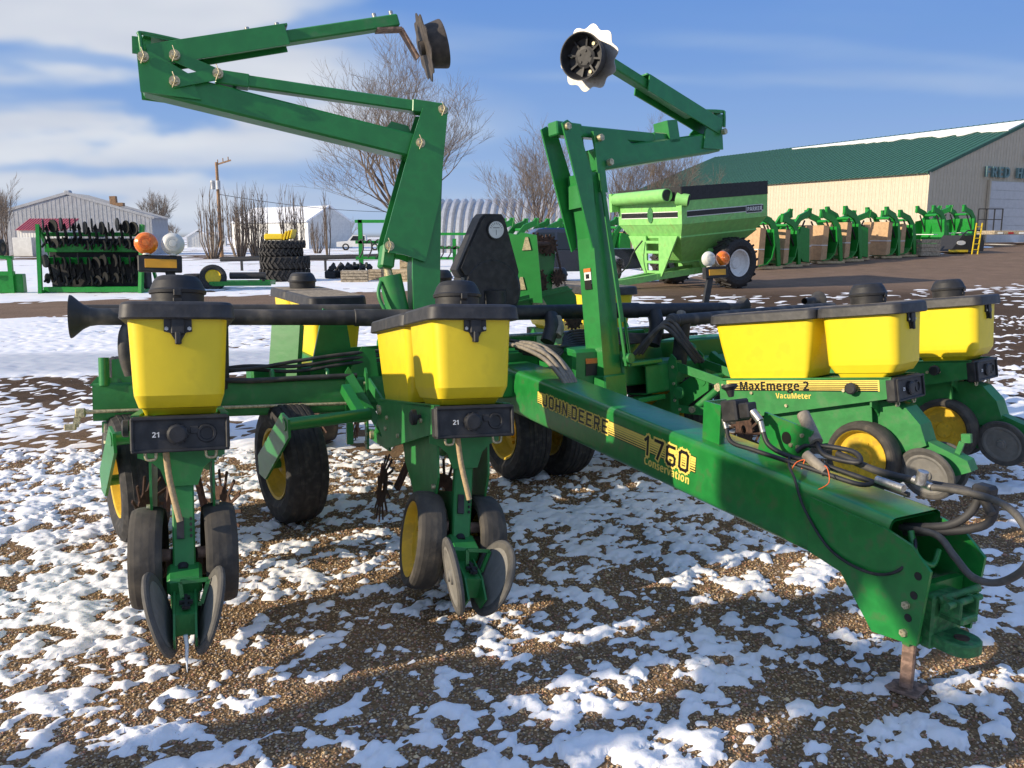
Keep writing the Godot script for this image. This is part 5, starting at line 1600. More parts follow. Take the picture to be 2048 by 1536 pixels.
func grain_cart() -> void:
	var o := thing("grain_cart", "pale green grain cart with black tarp, folded auger and large white-rimmed tyres", "grain cart", X(V(6.07, 0.0, -28.77), 121.0, 0.0))
	# tilt nose-down about the wheels: front is -z, near side is -x
	var tl := X(V(0, 0.82, 0.4), 0, -4.5) * X(V(0, -0.82, -0.4))
	var hw := 1.55
	var hl := 1.85
	var b := MB.new(); b.xf = tl
	var rows := [[2.92, hw, hl], [2.20, hw, hl], [2.18, hw - 0.02, hl - 0.02], [1.82, hw - 0.3, hl - 0.22], [1.78, hw - 0.28, hl - 0.2], [0.95, 0.45, 0.9]]
	var rg := []
	for r in rows:
		rg.append([V(-r[1], r[0], -r[2]), V(r[1], r[0], -r[2]), V(r[1], r[0], r[2]), V(-r[1], r[0], r[2])])
	for i in rows.size() - 1:
		for k in 4:
			var A: Array = rg[i]
			var B: Array = rg[i + 1]
			var l := (k + 1) % 4
			var nm: Vector3 = (A[l] - A[k]).cross(B[k] - A[k]).normalized()
			var mid: Vector3 = A[k] + A[l]
			if nm.dot(V(mid.x, 0, mid.z)) < 0.0:
				nm = -nm
			b.poly([A[k], A[l], B[l], B[k]], nm)
	b.box(V(0, 0.93, 0), V(0.9, 0.06, 1.8))
	add(o, "hopper", b, M.green_cart)
	b = MB.new(); b.xf = tl
	for s in [-1.0, 1.0]:
		b.box(V(s * hw, 3.12, 0), V(0.03, 0.42, hl * 2)); b.box(V(0, 3.12, s * hl), V(hw * 2, 0.42, 0.03))
	b.box(V(0, 3.3, 0), V(hw * 2, 0.03, hl * 2))
	add(o, "tarp_board", b, M.flat_black)
	# stripes with the maker's plate
	for st in [[Transform3D(Basis(V(0, 0, 1), V(0, 1, 0), V(-1, 0, 0)), V(-hw - 0.004, 0, 0)), hl], [Transform3D(Basis(V(-1, 0, 0), V(0, 1, 0), V(0, 0, -1)), V(0, 0, -hl - 0.004)), hw]]:
		var f: Transform3D = tl * st[0]
		var e: float = st[1]
		for q in [[0.20, M.white_paint, 0.002], [0.15, M.decal_black, 0.006]]:
			b = MB.new(); b.xf = f
			b.box(V(0, 2.50, q[2]), V(e * 1.78, q[0], 0.004))
			add(o, "stripe", b, q[1])
	var pf: Transform3D = tl * Transform3D(Basis(V(0, 0, 1), V(0, 1, 0), V(-1, 0, 0)), V(-hw - 0.004, 0, 0))
	b = MB.new(); b.xf = pf
	b.box(V(1.22, 2.48, 0.010), V(0.72, 0.26, 0.004))
	add(o, "name_plate", b, M.white_paint)
	b = MB.new(); b.xf = pf
	b.box(V(1.22, 2.48, 0.014), V(0.68, 0.22, 0.004))
	add(o, "name_plate", b, M.decal_black)
	txt(o, "lettering", "PARKER", 0.13, M.white_paint, pf * X(V(1.24, 2.48, 0.018)), false, 0.006)
	# oval sight glass
	b = MB.new(); b.xf = tl
	b.lathe([Vector2(0.13, 0), Vector2(0.13, 0.02), Vector2(0, 0.02)], Transform3D(Basis(V(1, 0, 0), V(0, 0, -1), V(0, 1.9, 0)), V(-0.1, 2.5, -hl - 0.008)), 20)
	add(o, "sight_glass", b, M.green_cast)
	# folded auger along the top of the front end
	b = MB.new(); b.xf = tl
	b.cyl(V(1.5, 3.05, -hl - 0.15), V(-1.25, 3.10, -hl - 0.3), 0.20, 20)
	b.box(V(1.55, 2.95, -hl - 0.12), V(0.14, 0.6, 0.4))
	b.cyl(V(-1.35, 2.98, -hl - 0.02), V(-1.65, 2.90, -hl + 0.2), 0.19, 20)
	add(o, "auger", b, M.green_cart)
	b = MB.new(); b.xf = tl
	b.cyl(V(-1.252, 3.10, -hl - 0.3), V(-1.256, 3.10, -hl - 0.3), 0.175, 20); b.cyl(V(-1.652, 2.90, -hl + 0.2), V(-1.656, 2.899, -hl + 0.203), 0.165, 20)
	add(o, "auger_mouth", b, M.flat_black).set_meta("kind", "stuff")
	# front legs, ladder, drawbar
	for x in [[-1.2, -0.35], [1.2, 0.35]]:
		b = MB.new(); b.xf = tl
		b.prism([Vector2(x[0], 1.84), Vector2(x[1] * 0.9, 1.84), Vector2(x[1] * 0.8, 0.55), Vector2(x[1] * 1.15, 0.55)], X(V(0, 0, -hl + 0.14)), -0.03, 0.03)
		add(o, "front_leg", b, M.green_cart)
	for k in 4:
		b = MB.new(); b.xf = tl
		b.box(V(0.0, 0.68 + k * 0.32, -hl + 0.14), V(0.62, 0.09, 0.08), Basis(), 0.01)
		add(o, "ladder_rung", b, M.green_cart)
	b = MB.new(); b.xf = tl
	b.beam(V(-0.5, 0.62, 0.6), V(-0.28, 0.55, -hl), 0.14, 0.2); b.beam(V(0.5, 0.62, 0.6), V(0.28, 0.55, -hl), 0.14, 0.2)
	b.beam(V(-0.28, 0.55, -hl + 0.05), V(-0.06, 0.46, -hl - 1.7), 0.14, 0.2); b.beam(V(0.28, 0.55, -hl + 0.05), V(0.06, 0.46, -hl - 1.7), 0.14, 0.2)
	b.box(V(0, 0.5, -hl - 1.5), V(0.4, 0.2, 0.5), Basis(), 0.02)
	b.box(V(0, 0.72, 0.4), V(2.6, 0.2, 0.2), Basis(), 0.02)
	b.box(V(-0.75, 0.95, 0.1), V(0.6, 0.5, 0.5), Basis(Vector3.BACK, -0.5))
	add(o, "chassis", b, M.green_cart)
	for s in [-1.0, 1.0]:
		b = MB.new()
		var fx := Transform3D(Basis(V(0, -s, 0), V(s, 0, 0), V(0, 0, 1)), V(s * 1.45, 0.82, 0.4))
		tyre(b, fx, 0.79, 0.62, 0.42, 40)
		for k in 20:
			for q in [-1.0, 1.0]:
				var a := TAU * (k + (0.5 if q > 0 else 0.0)) / 20
				b.beam(fx * V(cos(a) * 0.79, q * 0.29, sin(a) * 0.79), fx * V(cos(a + 0.2) * 0.80, q * 0.0, sin(a + 0.2) * 0.80), 0.06, 0.05, fx.basis * V(cos(a), 0, sin(a)))
		var wl := add(o, "wheel", b, M.rubber)
		b = MB.new()
		b.lathe([Vector2(0.44, 0.27), Vector2(0.40, 0.26), Vector2(0.38, 0.12), Vector2(0.2, 0.06), Vector2(0.16, 0.12), Vector2(0, 0.12)], fx, 28)
		add(wl, "rim", b, M.white_paint)
	b = MB.new(); b.xf = tl
	b.tube(spline([V(0.35, 1.7, -hl), V(0.5, 1.3, -hl - 0.3), V(0.4, 0.95, -hl - 0.6), V(0.1, 0.62, -hl - 1.4)], 5), 0.025, 6)
	add(o, "hose", b, M.flat_black)

func loader(label: String, at: Transform3D, group: String, box_front: bool, first: Array) -> void:
	if first.size():
		var c := copy(first[0], "front_loader", label, at, group)
		if not box_front:
			for ch in c.get_children():
				if ch.name.begins_with("cardboard"):
					c.remove_child(ch); ch.free()
		return
	var o := thing("front_loader", label, "loader", at, group)
	first.append(o)
	for s in [-1.0, 1.0]:
		var b := MB.new()
		b.prism(v2([-0.25, 2.42, -0.1, 2.5, 0.0, 2.36, 0.5, 2.18, 0.86, 1.75, 1.0, 1.2, 1.12, 0.14, 0.95, 0.10, 0.80, 1.1, 0.66, 1.6, 0.4, 1.92, -0.1, 2.12, -0.28, 2.1]), Transform3D(), s * 0.55 - 0.06, s * 0.55 + 0.06)
		add(o, "lift_arm", b, M.green_new)
		b = MB.new()
		b.cyl(V(0.1, 1.95, s * 0.55), V(0.75, 0.8, s * 0.55), 0.04, 8)
		add(o, "lift_cylinder", b, M.flat_black)
		b = MB.new()
		b.box(V(-0.2, 2.28, s * 0.55), V(0.06, 0.42, 0.16), Basis(Vector3.BACK, 0.2), 0.01)
		add(o, "mount_plate", b, M.green_new)
	var b := MB.new()
	b.cyl(V(0.45, 1.95, -0.55), V(0.45, 1.95, 0.55), 0.07, 10)
	b.box(V(1.0, 0.3, 0), V(0.1, 0.14, 1.1))
	add(o, "cross_tube", b, M.green_new)
	b = MB.new()
	b.prism(v2([0.55, 1.7, 0.62, 1.5, 0.68, 1.0, 0.55, 0.45, 0.3, 0.2, -0.1, 0.13, -0.12, 0.17, 0.27, 0.25, 0.5, 0.48, 0.62, 1.0, 0.55, 1.5]), Transform3D(), -0.75, 0.75)
	b.prism(v2([-0.1, 0.14, 0.3, 0.2, 0.55, 0.45, 0.68, 1.0, 0.55, 1.7, 0.0, 1.6]), Transform3D(), -0.765, -0.75)
	add(o, "bucket", b, M.green_new)
	b = MB.new()
	b.prism(v2([-0.22, 0.16, 0.10, 0.2, 0.16, 1.72, -0.14, 1.76]), Transform3D(), -0.72, 0.72)
	add(o, "cardboard_wrap", b, M.cardboard)
	b = MB.new()
	b.box(V(-0.05, 0.85, 0), V(0.34, 0.04, 1.46))
	add(o, "strap", b, M.strap)
	for k in 4:
		b = MB.new()
		b.box(V(0.45, 0.06, -0.6 + k * 0.4), V(1.5, 0.1, 0.1))
		add(o, "pallet_board", b, M.wood)

func crate(label: String, at: Transform3D, s: Vector3, mat: Material, group := "crates standing in the yard") -> void:
	var o := thing("wooden_crate", label, "crate", at, group)
	for sd in 4:
		var w := s.x if sd % 2 == 0 else s.z
		var off := s.z * 0.5 if sd % 2 == 0 else s.x * 0.5
		var n := 4
		for k in n:
			var b := MB.new()
			b.xf = X(Vector3.ZERO, sd * 90)
			b.box(V(0, s.y * (k + 0.5) / n, off), V(w - 0.02, s.y / n - 0.02, 0.03))
			add(o, "board", b, mat)
	var b := MB.new()
	b.box(V(0, s.y - 0.02, 0), V(s.x - 0.04, 0.03, s.z - 0.04))
	add(o, "cover", b, mat)

func folded_drill() -> void:
	var o := thing("folded_drill", "green folded disc drill with two rows of black openers standing on snow", "seed drill", X(V(-12.35, 0, -25.4), 4))
	var b := MB.new()
	for s in [-1.0, 1.0]:
		b = MB.new()
		b.beam(V(s * 1.42, 0.0, 0.45), V(s * 1.48, 2.0, 0.1), 0.1, 0.14)
		b.beam(V(s * 1.42, 0.06, 0.5), V(s * 1.42, 0.06, -1.2), 0.1, 0.1)
		b.beam(V(s * 1.45, 1.9, 0.1), V(s * 1.42, 0.1, -1.1), 0.08, 0.1)
		add(o, "end_frame", b, M.green_new)
	for q in [[0.12, 0.16, 0.35], [0.95, 0.2, 0.1], [1.32, 0.24, 0.05], [1.72, 0.12, 0.0]]:
		b = MB.new()
		b.box(V(0, q[0], q[2] - 0.15), V(2.84, q[1], 0.14), Basis(), 0.012)
		add(o, "cross_bar", b, M.green_new)
	b = MB.new()
	b.box(V(0, 0.85, -0.45), V(2.8, 1.5, 0.4), Basis(), 0.03)
	add(o, "seed_box", b, M.flat_black)
	var rg := RandomNumberGenerator.new(); rg.seed = 8
	for k in 12:
		for row in 2:
			var x := -1.3 + k * 0.235 + rg.randf_range(-0.05, 0.05)
			var y := (1.95 if row == 0 else 0.95) + rg.randf_range(-0.08, 0.06)
			b = MB.new()
			b.beam(V(x + 0.08, y - 0.02, 0.15), V(x + 0.1, y - 0.62, 0.02), 0.05, 0.09, Vector3.BACK)
			b.beam(V(x + 0.1, y - 0.35, 0.1), V(x - 0.02, y - 0.6, 0.3), 0.04, 0.07, Vector3.BACK)
			b.tube([V(x + 0.02, y - 0.1, 0.1), V(x + 0.12, y + 0.02, 0.2), V(x + 0.16, y - 0.15, 0.2)], 0.02, 5)
			var ax := Basis(Vector3.UP, rg.randf_range(0.3, 1.1)) * AXX
			b.lathe([Vector2(0, -0.015), Vector2(0.19, -0.02), Vector2(0.195, 0.0), Vector2(0.19, 0.02), Vector2(0, 0.015)], Transform3D(ax, V(x, y, 0.15)), 18)
			b.lathe([Vector2(0, -0.01), Vector2(0.15, -0.01), Vector2(0.15, 0.01), Vector2(0, 0.01)], Transform3D(ax, V(x + 0.06, y - 0.5, 0.25)), 16)
			add(o, "opener", b, M.drill_black)

func cultivator(label: String, at: Transform3D, h: float, n: int) -> void:
	var o := thing("field_cultivator", label, "cultivator", at, "green frames standing by the white shed")
	for k in n:
		var b := MB.new()
		b.beam(V(k * 0.95, 0, 0), V(k * 0.95, h * (1.0 if k % 2 == 0 else 0.85), 0), 0.16, 0.16)
		b.box(V(k * 0.95, 0.04, 0), V(0.4, 0.08, 0.5))
		add(o, "upright", b, M.green_new)
	for y in [0.35, 0.62, 0.97]:
		var b := MB.new()
		b.beam(V(-0.2, h * y, 0.02), V(0.95 * (n - 1) + 0.3, h * y, 0.02), 0.12, 0.12)
		add(o, "cross_bar", b, M.green_new)
	for k in n * 3:
		var b := MB.new()
		var x := -0.1 + k * 0.33
		b.tube(spline([V(x, h * 0.62, 0.1), V(x + 0.2, h * 0.66, 0.25), V(x + 0.24, h * 0.5, 0.3), V(x + 0.1, h * 0.36, 0.35)], 3), 0.03, 5)
		add(o, "shank", b, M.flat_black)

func pole() -> void:
	var p := W(443, 66)
	var o := thing("utility_pole", "wooden utility pole with grey transformer cans and a crossarm", "utility pole", X(p))
	var b := MB.new()
	b.tube([V(0, -0.2, 0), V(0.0, 7.1, 0)], [0.16, 0.11], 10)
	add(o, "post", b, M.pole_wood)
	for s in [-1.0, 0.2]:
		b = MB.new()
		b.cyl(V(s * 0.34, 5.1, 0.1), V(s * 0.34, 5.75, 0.1), 0.17, 12)
		add(o, "transformer", b, M.galv)
	b = MB.new()
	b.beam(V(-0.1, 6.9, 0), V(1.1, 7.25, 0), 0.09, 0.11)
	for k in 3:
		b.cyl(V(0.1 + k * 0.4, 7.05 + k * 0.1, 0), V(0.1 + k * 0.4, 7.3 + k * 0.1, 0), 0.04, 6)
	add(o, "crossarm", b, M.pole_wood)
	b = MB.new()
	var pts := []
	for i in 17:
		var t := i / 16.0
		pts.append(V(0, 4.75, 0).lerp(V(14.0, 4.6, -36.0), t) - V(0, 1.1 * 4.0 * t * (1 - t) * 0.6, 0))
	b.tube(pts, 0.022, 4)
	add(o, "wire", b, M.flat_black)

const ORD := ["first", "second", "third", "fourth", "fifth", "sixth", "seventh", "eighth", "ninth"]
func surroundings() -> void:
	bg_materials()
	big_shed()
	quonset()
	var sh := shed("gabled_warehouse", "grey ribbed metal warehouse with wide gable behind the folded drill", X(W(-22, 73), 6), 13.4, 5.0, 3.2, 5.15, M.grey_metal, M.grey_metal)
	var b := MB.new()
	b.beam(V(10.15, 3.9, -1.0), V(10.1, 5.0, -1.0), 0.5, 0.5)
	b.box(V(10.6, 4.3, -1.0), V(0.7, 0.3, 0.6))
	add(sh, "chimney", b, M.pole_wood)
	b = MB.new()
	b.box(V(6.65, 5.25, -0.4), V(0.5, 0.4, 0.6), Basis(), 0.08)
	add(sh, "ridge_vent", b, M.grey_metal)
	b = MB.new()
	b.box(V(9.0, 1.9, 0.06), V(0.9, 0.7, 0.05))
	add(sh, "window", b, M.glass_dark)
	var lt := thing("lean_to", "white lean-to with faded red ribbed roof on the grey warehouse", "building", X(W(38, 70), -2))
	for k in 9:
		add(lt, "wall_panel", ribbed(0.47, 2.1, 2.1, 2), M.white_metal, X(V(k * 0.47, 0, 0)))
		add(lt, "roof_panel", ribbed(0.47, 2.3, 2.3, 2, 0.05), M.pink_metal, X(V(k * 0.47, 2.1, 0.25), 0, -66))
	b = MB.new()
	b.box(V(2.1, 1.05, -1.0), V(4.1, 2.1, 1.9))
	add(lt, "body", b, M.white_metal)
	b = MB.new()
	b.box(V(0.9, 0.75, 0.5), V(1.6, 1.5, 0.9), Basis(), 0.03)
	add(lt, "storage_box", b, M.white_metal)
	var ws := shed("white_shed", "white metal shed with snowy roof beyond the tyre stack", X(W(618, 107), 52), 7.0, 16.0, 3.4, 5.3, M.white_metal, M.roof_snow)
	for k in 2:
		b = MB.new()
		b.box(V(7.05, 1.4, -2.4 - k * 4.0), V(0.1, 2.6, 2.2))
		add(ws, "door", b, M.door_white)
	shed("teal_shed", "low blue-grey shed behind the bare shrubs", X(W(533, 115), 20), 4.0, 6.0, 1.9, 2.4, M.teal_metal, M.teal_metal)
	var hs := [[376, 120, 3.0, "small white house far beyond the shrubs"], [398, 135, 4.0, "small far white cabin right of the white house"]]
	for h in hs:
		shed("cottage", h[3], X(W(h[0], h[1]), 15), h[2], 4.0, 1.5, 2.4, M.white_metal, M.roof_snow)
	pole()
	trees()
	# tyre stack with a yellow implement head on top
	var ts := W(568, 32.0)
	tractor_tyre("large worn tractor tyre at the bottom of the stack", X(ts), 0.92, 0.46)
	tractor_tyre("large tractor tyre second from the ground in the stack", X(ts + V(0.02, 0.47, 0), 20), 0.90, 0.46)
	tractor_tyre("smaller tractor tyre third from the ground in the stack", X(ts + V(-0.12, 0.94, 0), 50), 0.80, 0.28)
	tractor_tyre("smaller tractor tyre on top of the stack", X(ts + V(0.0, 1.23, 0), 80), 0.78, 0.27)
	var yh := thing("yellow_grapple", "yellow steel implement head lying on the tyre stack", "implement", X(ts + V(-0.2, 1.5, 0), -8))
	b = MB.new()
	b.box(V(-0.1, 0.13, 0), V(0.75, 0.24, 0.4), Basis(), 0.05)
	add(yh, "body", b, M.yellow_new)
	for k in 3:
		b = MB.new()
		b.box(V(0.35 + k * 0.12, 0.18 + 0.03 * k, 0), V(0.06, 0.34, 0.42), Basis(Vector3.BACK, -0.3), 0.01)
		add(yh, "plate", b, M.yellow_new)
	# low trailer frame with yellow-rimmed wheels
	var tr := thing("implement_sled", "low green implement frame with black roller lying on snow", "implement", X(W(405, 27.2), 6))
	b = MB.new()
	b.beam(V(0.2, 0.18, 0.2), V(2.1, 0.18, 0.2), 0.12, 0.14); b.beam(V(0.2, 0.18, -0.6), V(2.1, 0.18, -0.6), 0.12, 0.14); b.beam(V(0.3, 0.2, 0.3), V(0.3, 0.2, -0.7), 0.1, 0.1); b.beam(V(2.05, 0.2, 0.3), V(2.05, 0.2, -0.7), 0.1, 0.1)
	add(tr, "frame", b, M.green_new)
	b = MB.new()
	b.cyl(V(0.8, 0.42, 0.0), V(1.9, 0.42, 0.0), 0.11, 12)
	b.cyl(V(1.8, 0.42, 0.0), V(1.85, 0.2, 0.0), 0.05, 8)
	add(tr, "roller", b, M.flat_black)
	for k in 2:
		var wn := thing("spare_wheel", ["yellow-rimmed spare wheel lying flat on the snow", "yellow-rimmed spare wheel leaning on the green frame"][k], "wheel", X(W(390 + k * 33, 27.6 - k * 0.4) + V(0, 0.36 + 0.12 * (1 - k) if k == 1 else 0.34, 0), 20.0 * k, 70.0 if k == 1 else 0.0))
		b = MB.new()
		tyre(b, Transform3D(), 0.42, 0.26, 0.24, 28)
		add(wn, "tyre", b, M.rubber)
		b = MB.new()
		b.lathe([Vector2(0.25, 0.10), Vector2(0.22, 0.06), Vector2(0.1, 0.02), Vector2(0, 0.02)], Transform3D(), 24)
		add(wn, "rim", b, M.yellow_new)
	folded_drill()
	# another implement at the edge of the lot
	var im := thing("disc_harrow", "green implement end with raised wheel at the edge of the snowy lot", "implement", X(W(10, 25.0), 10))
	b = MB.new()
	b.beam(V(0.1, 0.0, 0), V(0.1, 1.1, 0), 0.12, 0.12); b.beam(V(-0.5, 0.6, 0), V(0.2, 0.6, 0), 0.1, 0.12); b.beam(V(-0.5, 1.1, 0), V(0.2, 1.05, 0), 0.1, 0.1)
	b.box(V(0.0, 0.3, -0.2), V(0.75, 0.55, 0.3), Basis(), 0.02)
	add(im, "frame", b, M.green_new)
	b = MB.new()
	tyre(b, Transform3D(AXX, V(-0.1, 1.35, 0)), 0.24, 0.14, 0.13, 20)
	add(im, "wheel", b, M.rubber)
	# lot clutter in the middle distance
	cultivator("tall green cultivator frame with hanging shanks by the crates", X(W(722, 34), 0), 2.3, 3)
	cultivator("green cultivator frame showing between the fan and the mast", X(W(868, 40), 0), 1.8, 3)
	var bm := thing("auger_tube", "long black steel tube lying across the lot behind the crates", "tube", X(W(440, 41)))
	b = MB.new()
	b.cyl(V(0, 0.55, 0), V(10.5, 0.75, 0), 0.11, 12)
	for k in 3:
		b.beam(V(1 + k * 4, 0, 0), V(1 + k * 4, 0.6 + 0.07 * k, 0), 0.1, 0.1)
	add(bm, "pipe", b, M.flat_black)
	for k in 6:
		var pt := thing("machine_part", "black cast machine part on the snow, %s from the tyre stack" % ORD[k], "machine part", X(W(660 + k * 15, 33.5 + 0.3 * (k % 2)), k * 25.0), "black parts beside the crates")
		b = MB.new()
		b.box(V(0, 0.18, 0), V(0.42, 0.3, 0.4), Basis(), 0.04)
		b.cyl(V(-0.1, 0.3, 0), V(0.15, 0.62, 0), 0.06, 8)
		b.box(V(0.1, 0.45, 0.1), V(0.26, 0.2, 0.2), Basis(Vector3.BACK, 0.5), 0.03)
		add(pt, "housing", b, M.flat_black)
	crate("weathered wooden crate standing left of the paler crate", X(W(708, 31.5), 8), V(0.95, 0.42, 0.8), M.wood_grey)
	crate("small grey crate between two larger crates", X(W(752, 32.5), -5), V(0.5, 0.42, 0.5), M.wood_grey)
	crate("fresh yellow wooden crate beside the mast", X(W(795, 31.5), 5), V(0.95, 0.46, 0.8), M.wood)
	crate("tall fresh plywood box behind the mast", X(W(816, 33), 5), V(0.6, 0.95, 0.6), M.wood)
	pickup()
	var wp := thing("white_pickup", "small white pickup parked by the white shed", "pickup", X(W(722, 97), 5))
	b = MB.new()
	b.prism(v2([-2.6, 0.4, -2.6, 0.95, -1.4, 1.05, -0.8, 1.7, 0.6, 1.7, 0.7, 1.1, 2.6, 1.1, 2.6, 0.45]), Transform3D(), -0.9, 0.9)
	add(wp, "body", b, M.white_paint)
	for x in [-1.6, 1.6]:
		b = MB.new()
		tyre(b, Transform3D(Basis(Vector3.RIGHT, PI / 2), V(x, 0.4, 0.8)), 0.4, 0.25, 0.22, 18)
		add(wp, "wheel", b, M.rubber)
	b = MB.new()
	b.prism(v2([-1.1, 1.1, 0.5, 1.1, 0.5, 1.6, -0.75, 1.6]), Transform3D(), 0.9, 0.93)
	add(wp, "window", b, M.glass_dark)
	grain_cart()
	# rows of new front loaders
	var first := []
	var us := [1503, 1548, 1590, 1630, 1672, 1712, 1752, 1782]
	for k in us.size():
		var d := 37.5 + k * 1.0
		loader("new front loader wrapped in cardboard, %s from the grain cart's tyre along the beige shed" % ORD[k], X(W(us[k], d), [22, 33, -150, 18, 27, -163, 31, 24][k]).scaled_local(V(1.0, [1.0, 0.94, 1.03, 1.0, 1.05, 0.97, 1.02, 0.95][k], 1.0)), "front loaders stood before the beige shed", true, first)
	for k in 6:
		loader("new green front loader behind the dark pickup, %s from the grain cart" % ORD[5 - k], X(W(1010 + k * 46, 40.5 + 0.6 * k), 200 + 6 * (k % 3)), "front loaders behind the pickup", k > 3, first)
	for k in 3:
		loader("bare green front loader beyond the slatted crates, %s from the overhead door" % ORD[2 - k], X(W(1848 + k * 30, 50 + k), 25 + 160 * (k % 2)), "folded loaders beyond the crates", false, first)
	crate("long slatted wooden crate before the folded loaders", X(W(1808, 45), 25), V(0.8, 0.85, 0.8), M.wood, "slatted crates by the loaders")
	crate("long grey slatted crate beside the paler crate", X(W(1845, 45), 25), V(1.4, 0.85, 1.0), M.wood_grey, "slatted crates by the loaders")
	var mw := thing("rotary_cutter", "black rotary cutter deck with white oval badge and yellow edge", "mower", X(W(1912, 47), 15))
	b = MB.new()
	b.prism(v2([-1.0, 0.1, -0.3, 0.95, 1.0, 0.95, 1.15, 0.6, 1.15, 0.1]), Transform3D(), -0.7, 0.7)
	add(mw, "deck", b, M.flat_black)
	b = MB.new()
	b.lathe([Vector2(0.2, 0), Vector2(0.2, 0.02), Vector2(0, 0.02)], Transform3D(Basis(V(1.4, 0, 0), V(0, 0, 1), V(0, -0.6, 0)), V(-0.35, 0.55, 0.7)), 20)
	add(mw, "badge", b, M.white_paint)
	b = MB.new()
	b.box(V(-0.5, 0.12, 0.72), V(1.2, 0.12, 0.06))
	add(mw, "edge_guard", b, M.yellow_new)
	b = MB.new()
	b.tube([V(-0.3, 0.9, 0.6), V(0.1, 1.2, 0.6), V(0.9, 1.2, 0.6), V(1.0, 0.9, 0.6)], 0.04, 6)
	add(mw, "rail", b, M.flat_black)
	var ld := thing("yellow_ladder", "yellow steel ladder standing beside the rotary cutter", "ladder", X(W(1950, 46), 10))
	for s in [-1.0, 1.0]:
		b = MB.new()
		b.beam(V(s * 0.17, 0, 0), V(s * 0.17 + 0.12, 1.65, 0), 0.05, 0.05)
		add(ld, "rail", b, M.yellow_new)
	for k in 5:
		b = MB.new()
		b.box(V(0.02 * k, 0.25 + k * 0.3, 0), V(0.34, 0.04, 0.04))
		add(ld, "rung", b, M.yellow_new)
	var fb := thing("flatbed_trailer", "low flatbed trailer with red and white marked edge before the overhead door", "trailer", X(W(1962, 56), 4))
	b = MB.new()
	b.box(V(4.5, 0.75, 0), V(9.0, 0.25, 2.4), Basis(), 0.02)
	add(fb, "deck", b, M.wood_grey)
	for k in 12:
		b = MB.new()
		b.box(V(0.4 + k * 0.7, 0.72, 1.215), V(0.34, 0.12, 0.02))
		add(fb, "edge_marker", b, M.white_paint if k % 2 == 0 else M.red_lamp)
	for k in 3:
		b = MB.new()
		tyre(b, Transform3D(Basis(Vector3.RIGHT, PI / 2), V(5.5 + k * 0.9, 0.38, 0.9)), 0.38, 0.25, 0.2, 18)
		add(fb, "wheel", b, M.rubber)
	b = MB.new()
	for k in 4:
		b.beam(V(0.1 + k * 0.55, 0.88, -0.8), V(0.1 + k * 0.55, 2.3, -0.8), 0.06, 0.06)
	b.beam(V(0.1, 2.28, -0.8), V(1.75, 2.28, -0.8), 0.06, 0.06); b.beam(V(0.1, 1.6, -0.8), V(1.75, 1.6, -0.8), 0.05, 0.05)
	add(fb, "headboard", b, M.flat_black)
	# tall folded wing of a parked cultivator, out of view to the left: its broken shade falls over the tongue and the gravel
	var cw := thing("folded_wing", "tall upright folded wing of a green field cultivator parked across the yard", "cultivator", X(V(-6.5, 0, 0.40), 25.8))
	for k in 3:
		b = MB.new()
		b.beam(V(0, 0, -0.55 + k * 0.5), V(0, 4.15, -0.55 + k * 0.5), 0.16, 0.2)
		add(cw, "upright", b, M.green)
	for k in 7:
		b = MB.new()
		b.beam(V(0.1, 0.4 + k * 0.6, -0.75), V(0.1, 0.4 + k * 0.6, 0.65), 0.16, 0.19)
		add(cw, "cross_bar", b, M.green)
	for k in 21:
		b = MB.new()
		var y := 0.55 + (k % 7) * 0.58
		var z := -0.5 + 0.42 * int(k / 7.0)
		b.tube(spline([V(0.1, y, z), V(0.45, y + 0.3, z + 0.16), V(0.7, y, z + 0.08), V(0.5, y - 0.3, z)], 4), 0.06, 6)
		b.box(V(0.5, y - 0.34, z), V(0.06, 0.26, 0.3), Basis(Vector3.RIGHT, 0.7))
		add(cw, "shank", b, M.rust_steel)

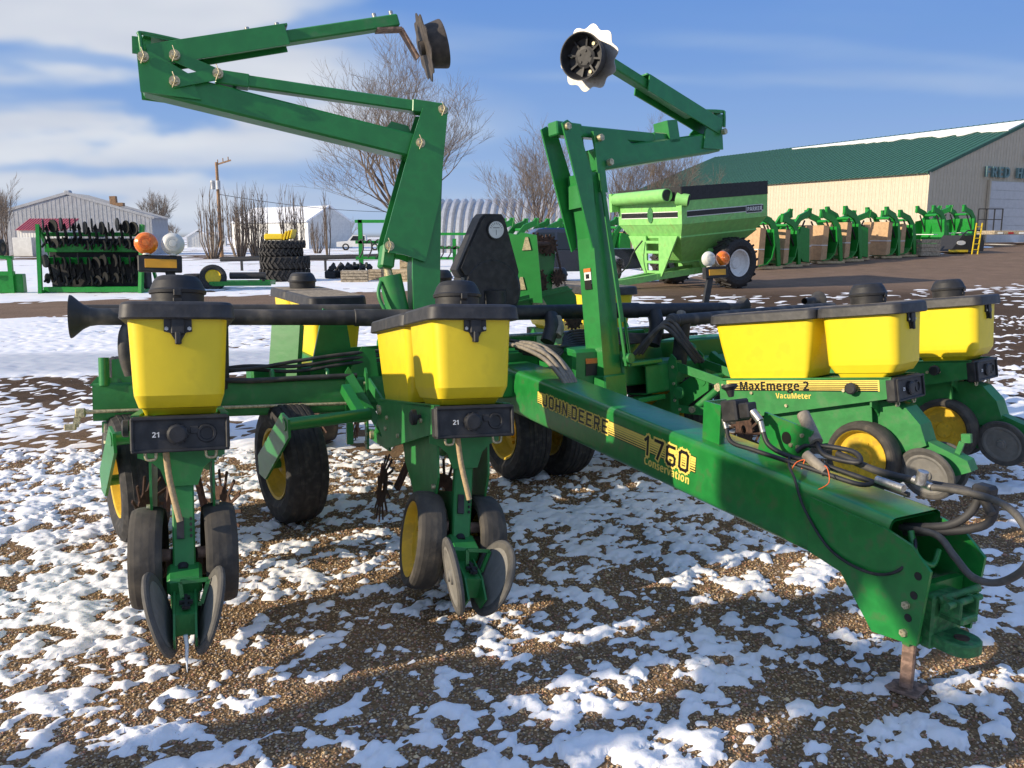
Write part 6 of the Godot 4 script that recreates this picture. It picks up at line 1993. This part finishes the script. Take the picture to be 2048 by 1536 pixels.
func trees() -> void:
	tree("tall bare cottonwood with several spreading trunks behind the left marker arm", W(822, 46), 10.6, 5, 1.1, 6, 71, M.twig, "", 0.15)
	tree("bare spreading tree before the arched shed, right of the cottonwood", W(1075, 60), 8.6, 4, 0.8, 6, 72, M.twig, "", 0.12)
	tree("bare tree behind the grain cart, reaching over the shed roof", W(1285, 62), 7.6, 4, 0.9, 6, 73, M.twig, "", 0.12)
	tree("slim bare tree between the right marker mast and the grain cart", W(1222, 66), 7.0, 2, 0.55, 5, 74, M.twig, "", 0.1)
	tree("rounded bare tree right of the grey warehouse", W(318, 90), 5.6, 3, 0.5, 6, 75, M.twig, "", 0.1)
	tree("low dark bare tree beyond the lot, right of the rounded tree", W(352, 105), 3.6, 2, 0.8, 5, 76, M.twig, "", 0.1)
	tree("low dark bare tree in front of the grey warehouse", W(12, 60), 4.8, 5, 0.4, 5, 77, M.twig, "", 0.06)
	tree("small dark bare tree before the beige shed wall", W(1375, 64), 6.6, 2, 0.75, 5, 78, M.twig, "", 0.09)
	for k in 9:
		var u: float = [470, 500, 555, 700, 900, 960, 1020, 1150, 1180][k]
		tree("pale bare far tree, %s from the utility pole in the tree line" % ORD[k], W(u, 125 + 7 * (k % 4)), [6.0, 7.0, 5.5, 5.0, 7.0, 8.5, 7.5, 8.0, 7.5][k], 3, 0.6, 4, 80 + k, M.twig, "far tree line", 0.1)
	columnar("bare columnar shrub with bent stems left of the utility pole", W(425, 62), 4.6, 1.8, 26, 91)
	columnar("dense bare upright shrub just right of the utility pole", W(478, 62), 5.0, 1.7, 30, 92)
	columnar("dense bare upright shrub behind the tyre stack's left edge", W(513, 63), 5.0, 1.9, 32, 93)
	columnar("bare upright shrub directly behind the tyre stack", W(588, 64), 4.9, 2.0, 30, 94)
	columnar("tall thin bare shrub by the white shed gable", W(655, 70), 5.8, 0.7, 9, 95)
	columnar("small bare shrub against the white shed", W(634, 80), 2.9, 1.4, 18, 96)

func _ready() -> void:
	# camera at eye height, tilted down
	var cam := Camera3D.new()
	cam.name = "camera"
	cam.position = V(0, 1.7, 0)
	cam.rotation_degrees = V(-9.94, 0, 0)
	cam.fov = 48.62; cam.far = 1500.0; cam.near = 0.05
	add_child(cam)
	cam.current = true
	var env := Environment.new()
	env.tonemap_mode = Environment.TONE_MAPPER_LINEAR
	env.tonemap_exposure = 1.14
	env.background_mode = Environment.BG_SKY
	var sky := Sky.new()
	var pan := PanoramaSkyMaterial.new()
	pan.panorama = make_sky()
	pan.energy_multiplier = 0.84
	sky.sky_material = pan
	env.sky = sky
	env.sdfgi_enabled = true; env.ssao_enabled = true; env.ssil_enabled = true
	var we := WorldEnvironment.new()
	we.name = "world_environment"; we.environment = env
	add_child(we)
	var sun := DirectionalLight3D.new()
	sun.name = "sun"
	sun.light_color = Color(1.0, 0.935, 0.83)
	sun.light_energy = 1.6
	sun.light_angular_distance = 0.55
	sun.shadow_enabled = true
	add_child(sun)
	var el := deg_to_rad(22.0)
	sun.look_at_from_position(Vector3.ZERO, V(0.913 * cos(el), -sin(el), -0.408 * cos(el)), Vector3.UP)
	make_materials()
	ground()
	planter()
	surroundings()
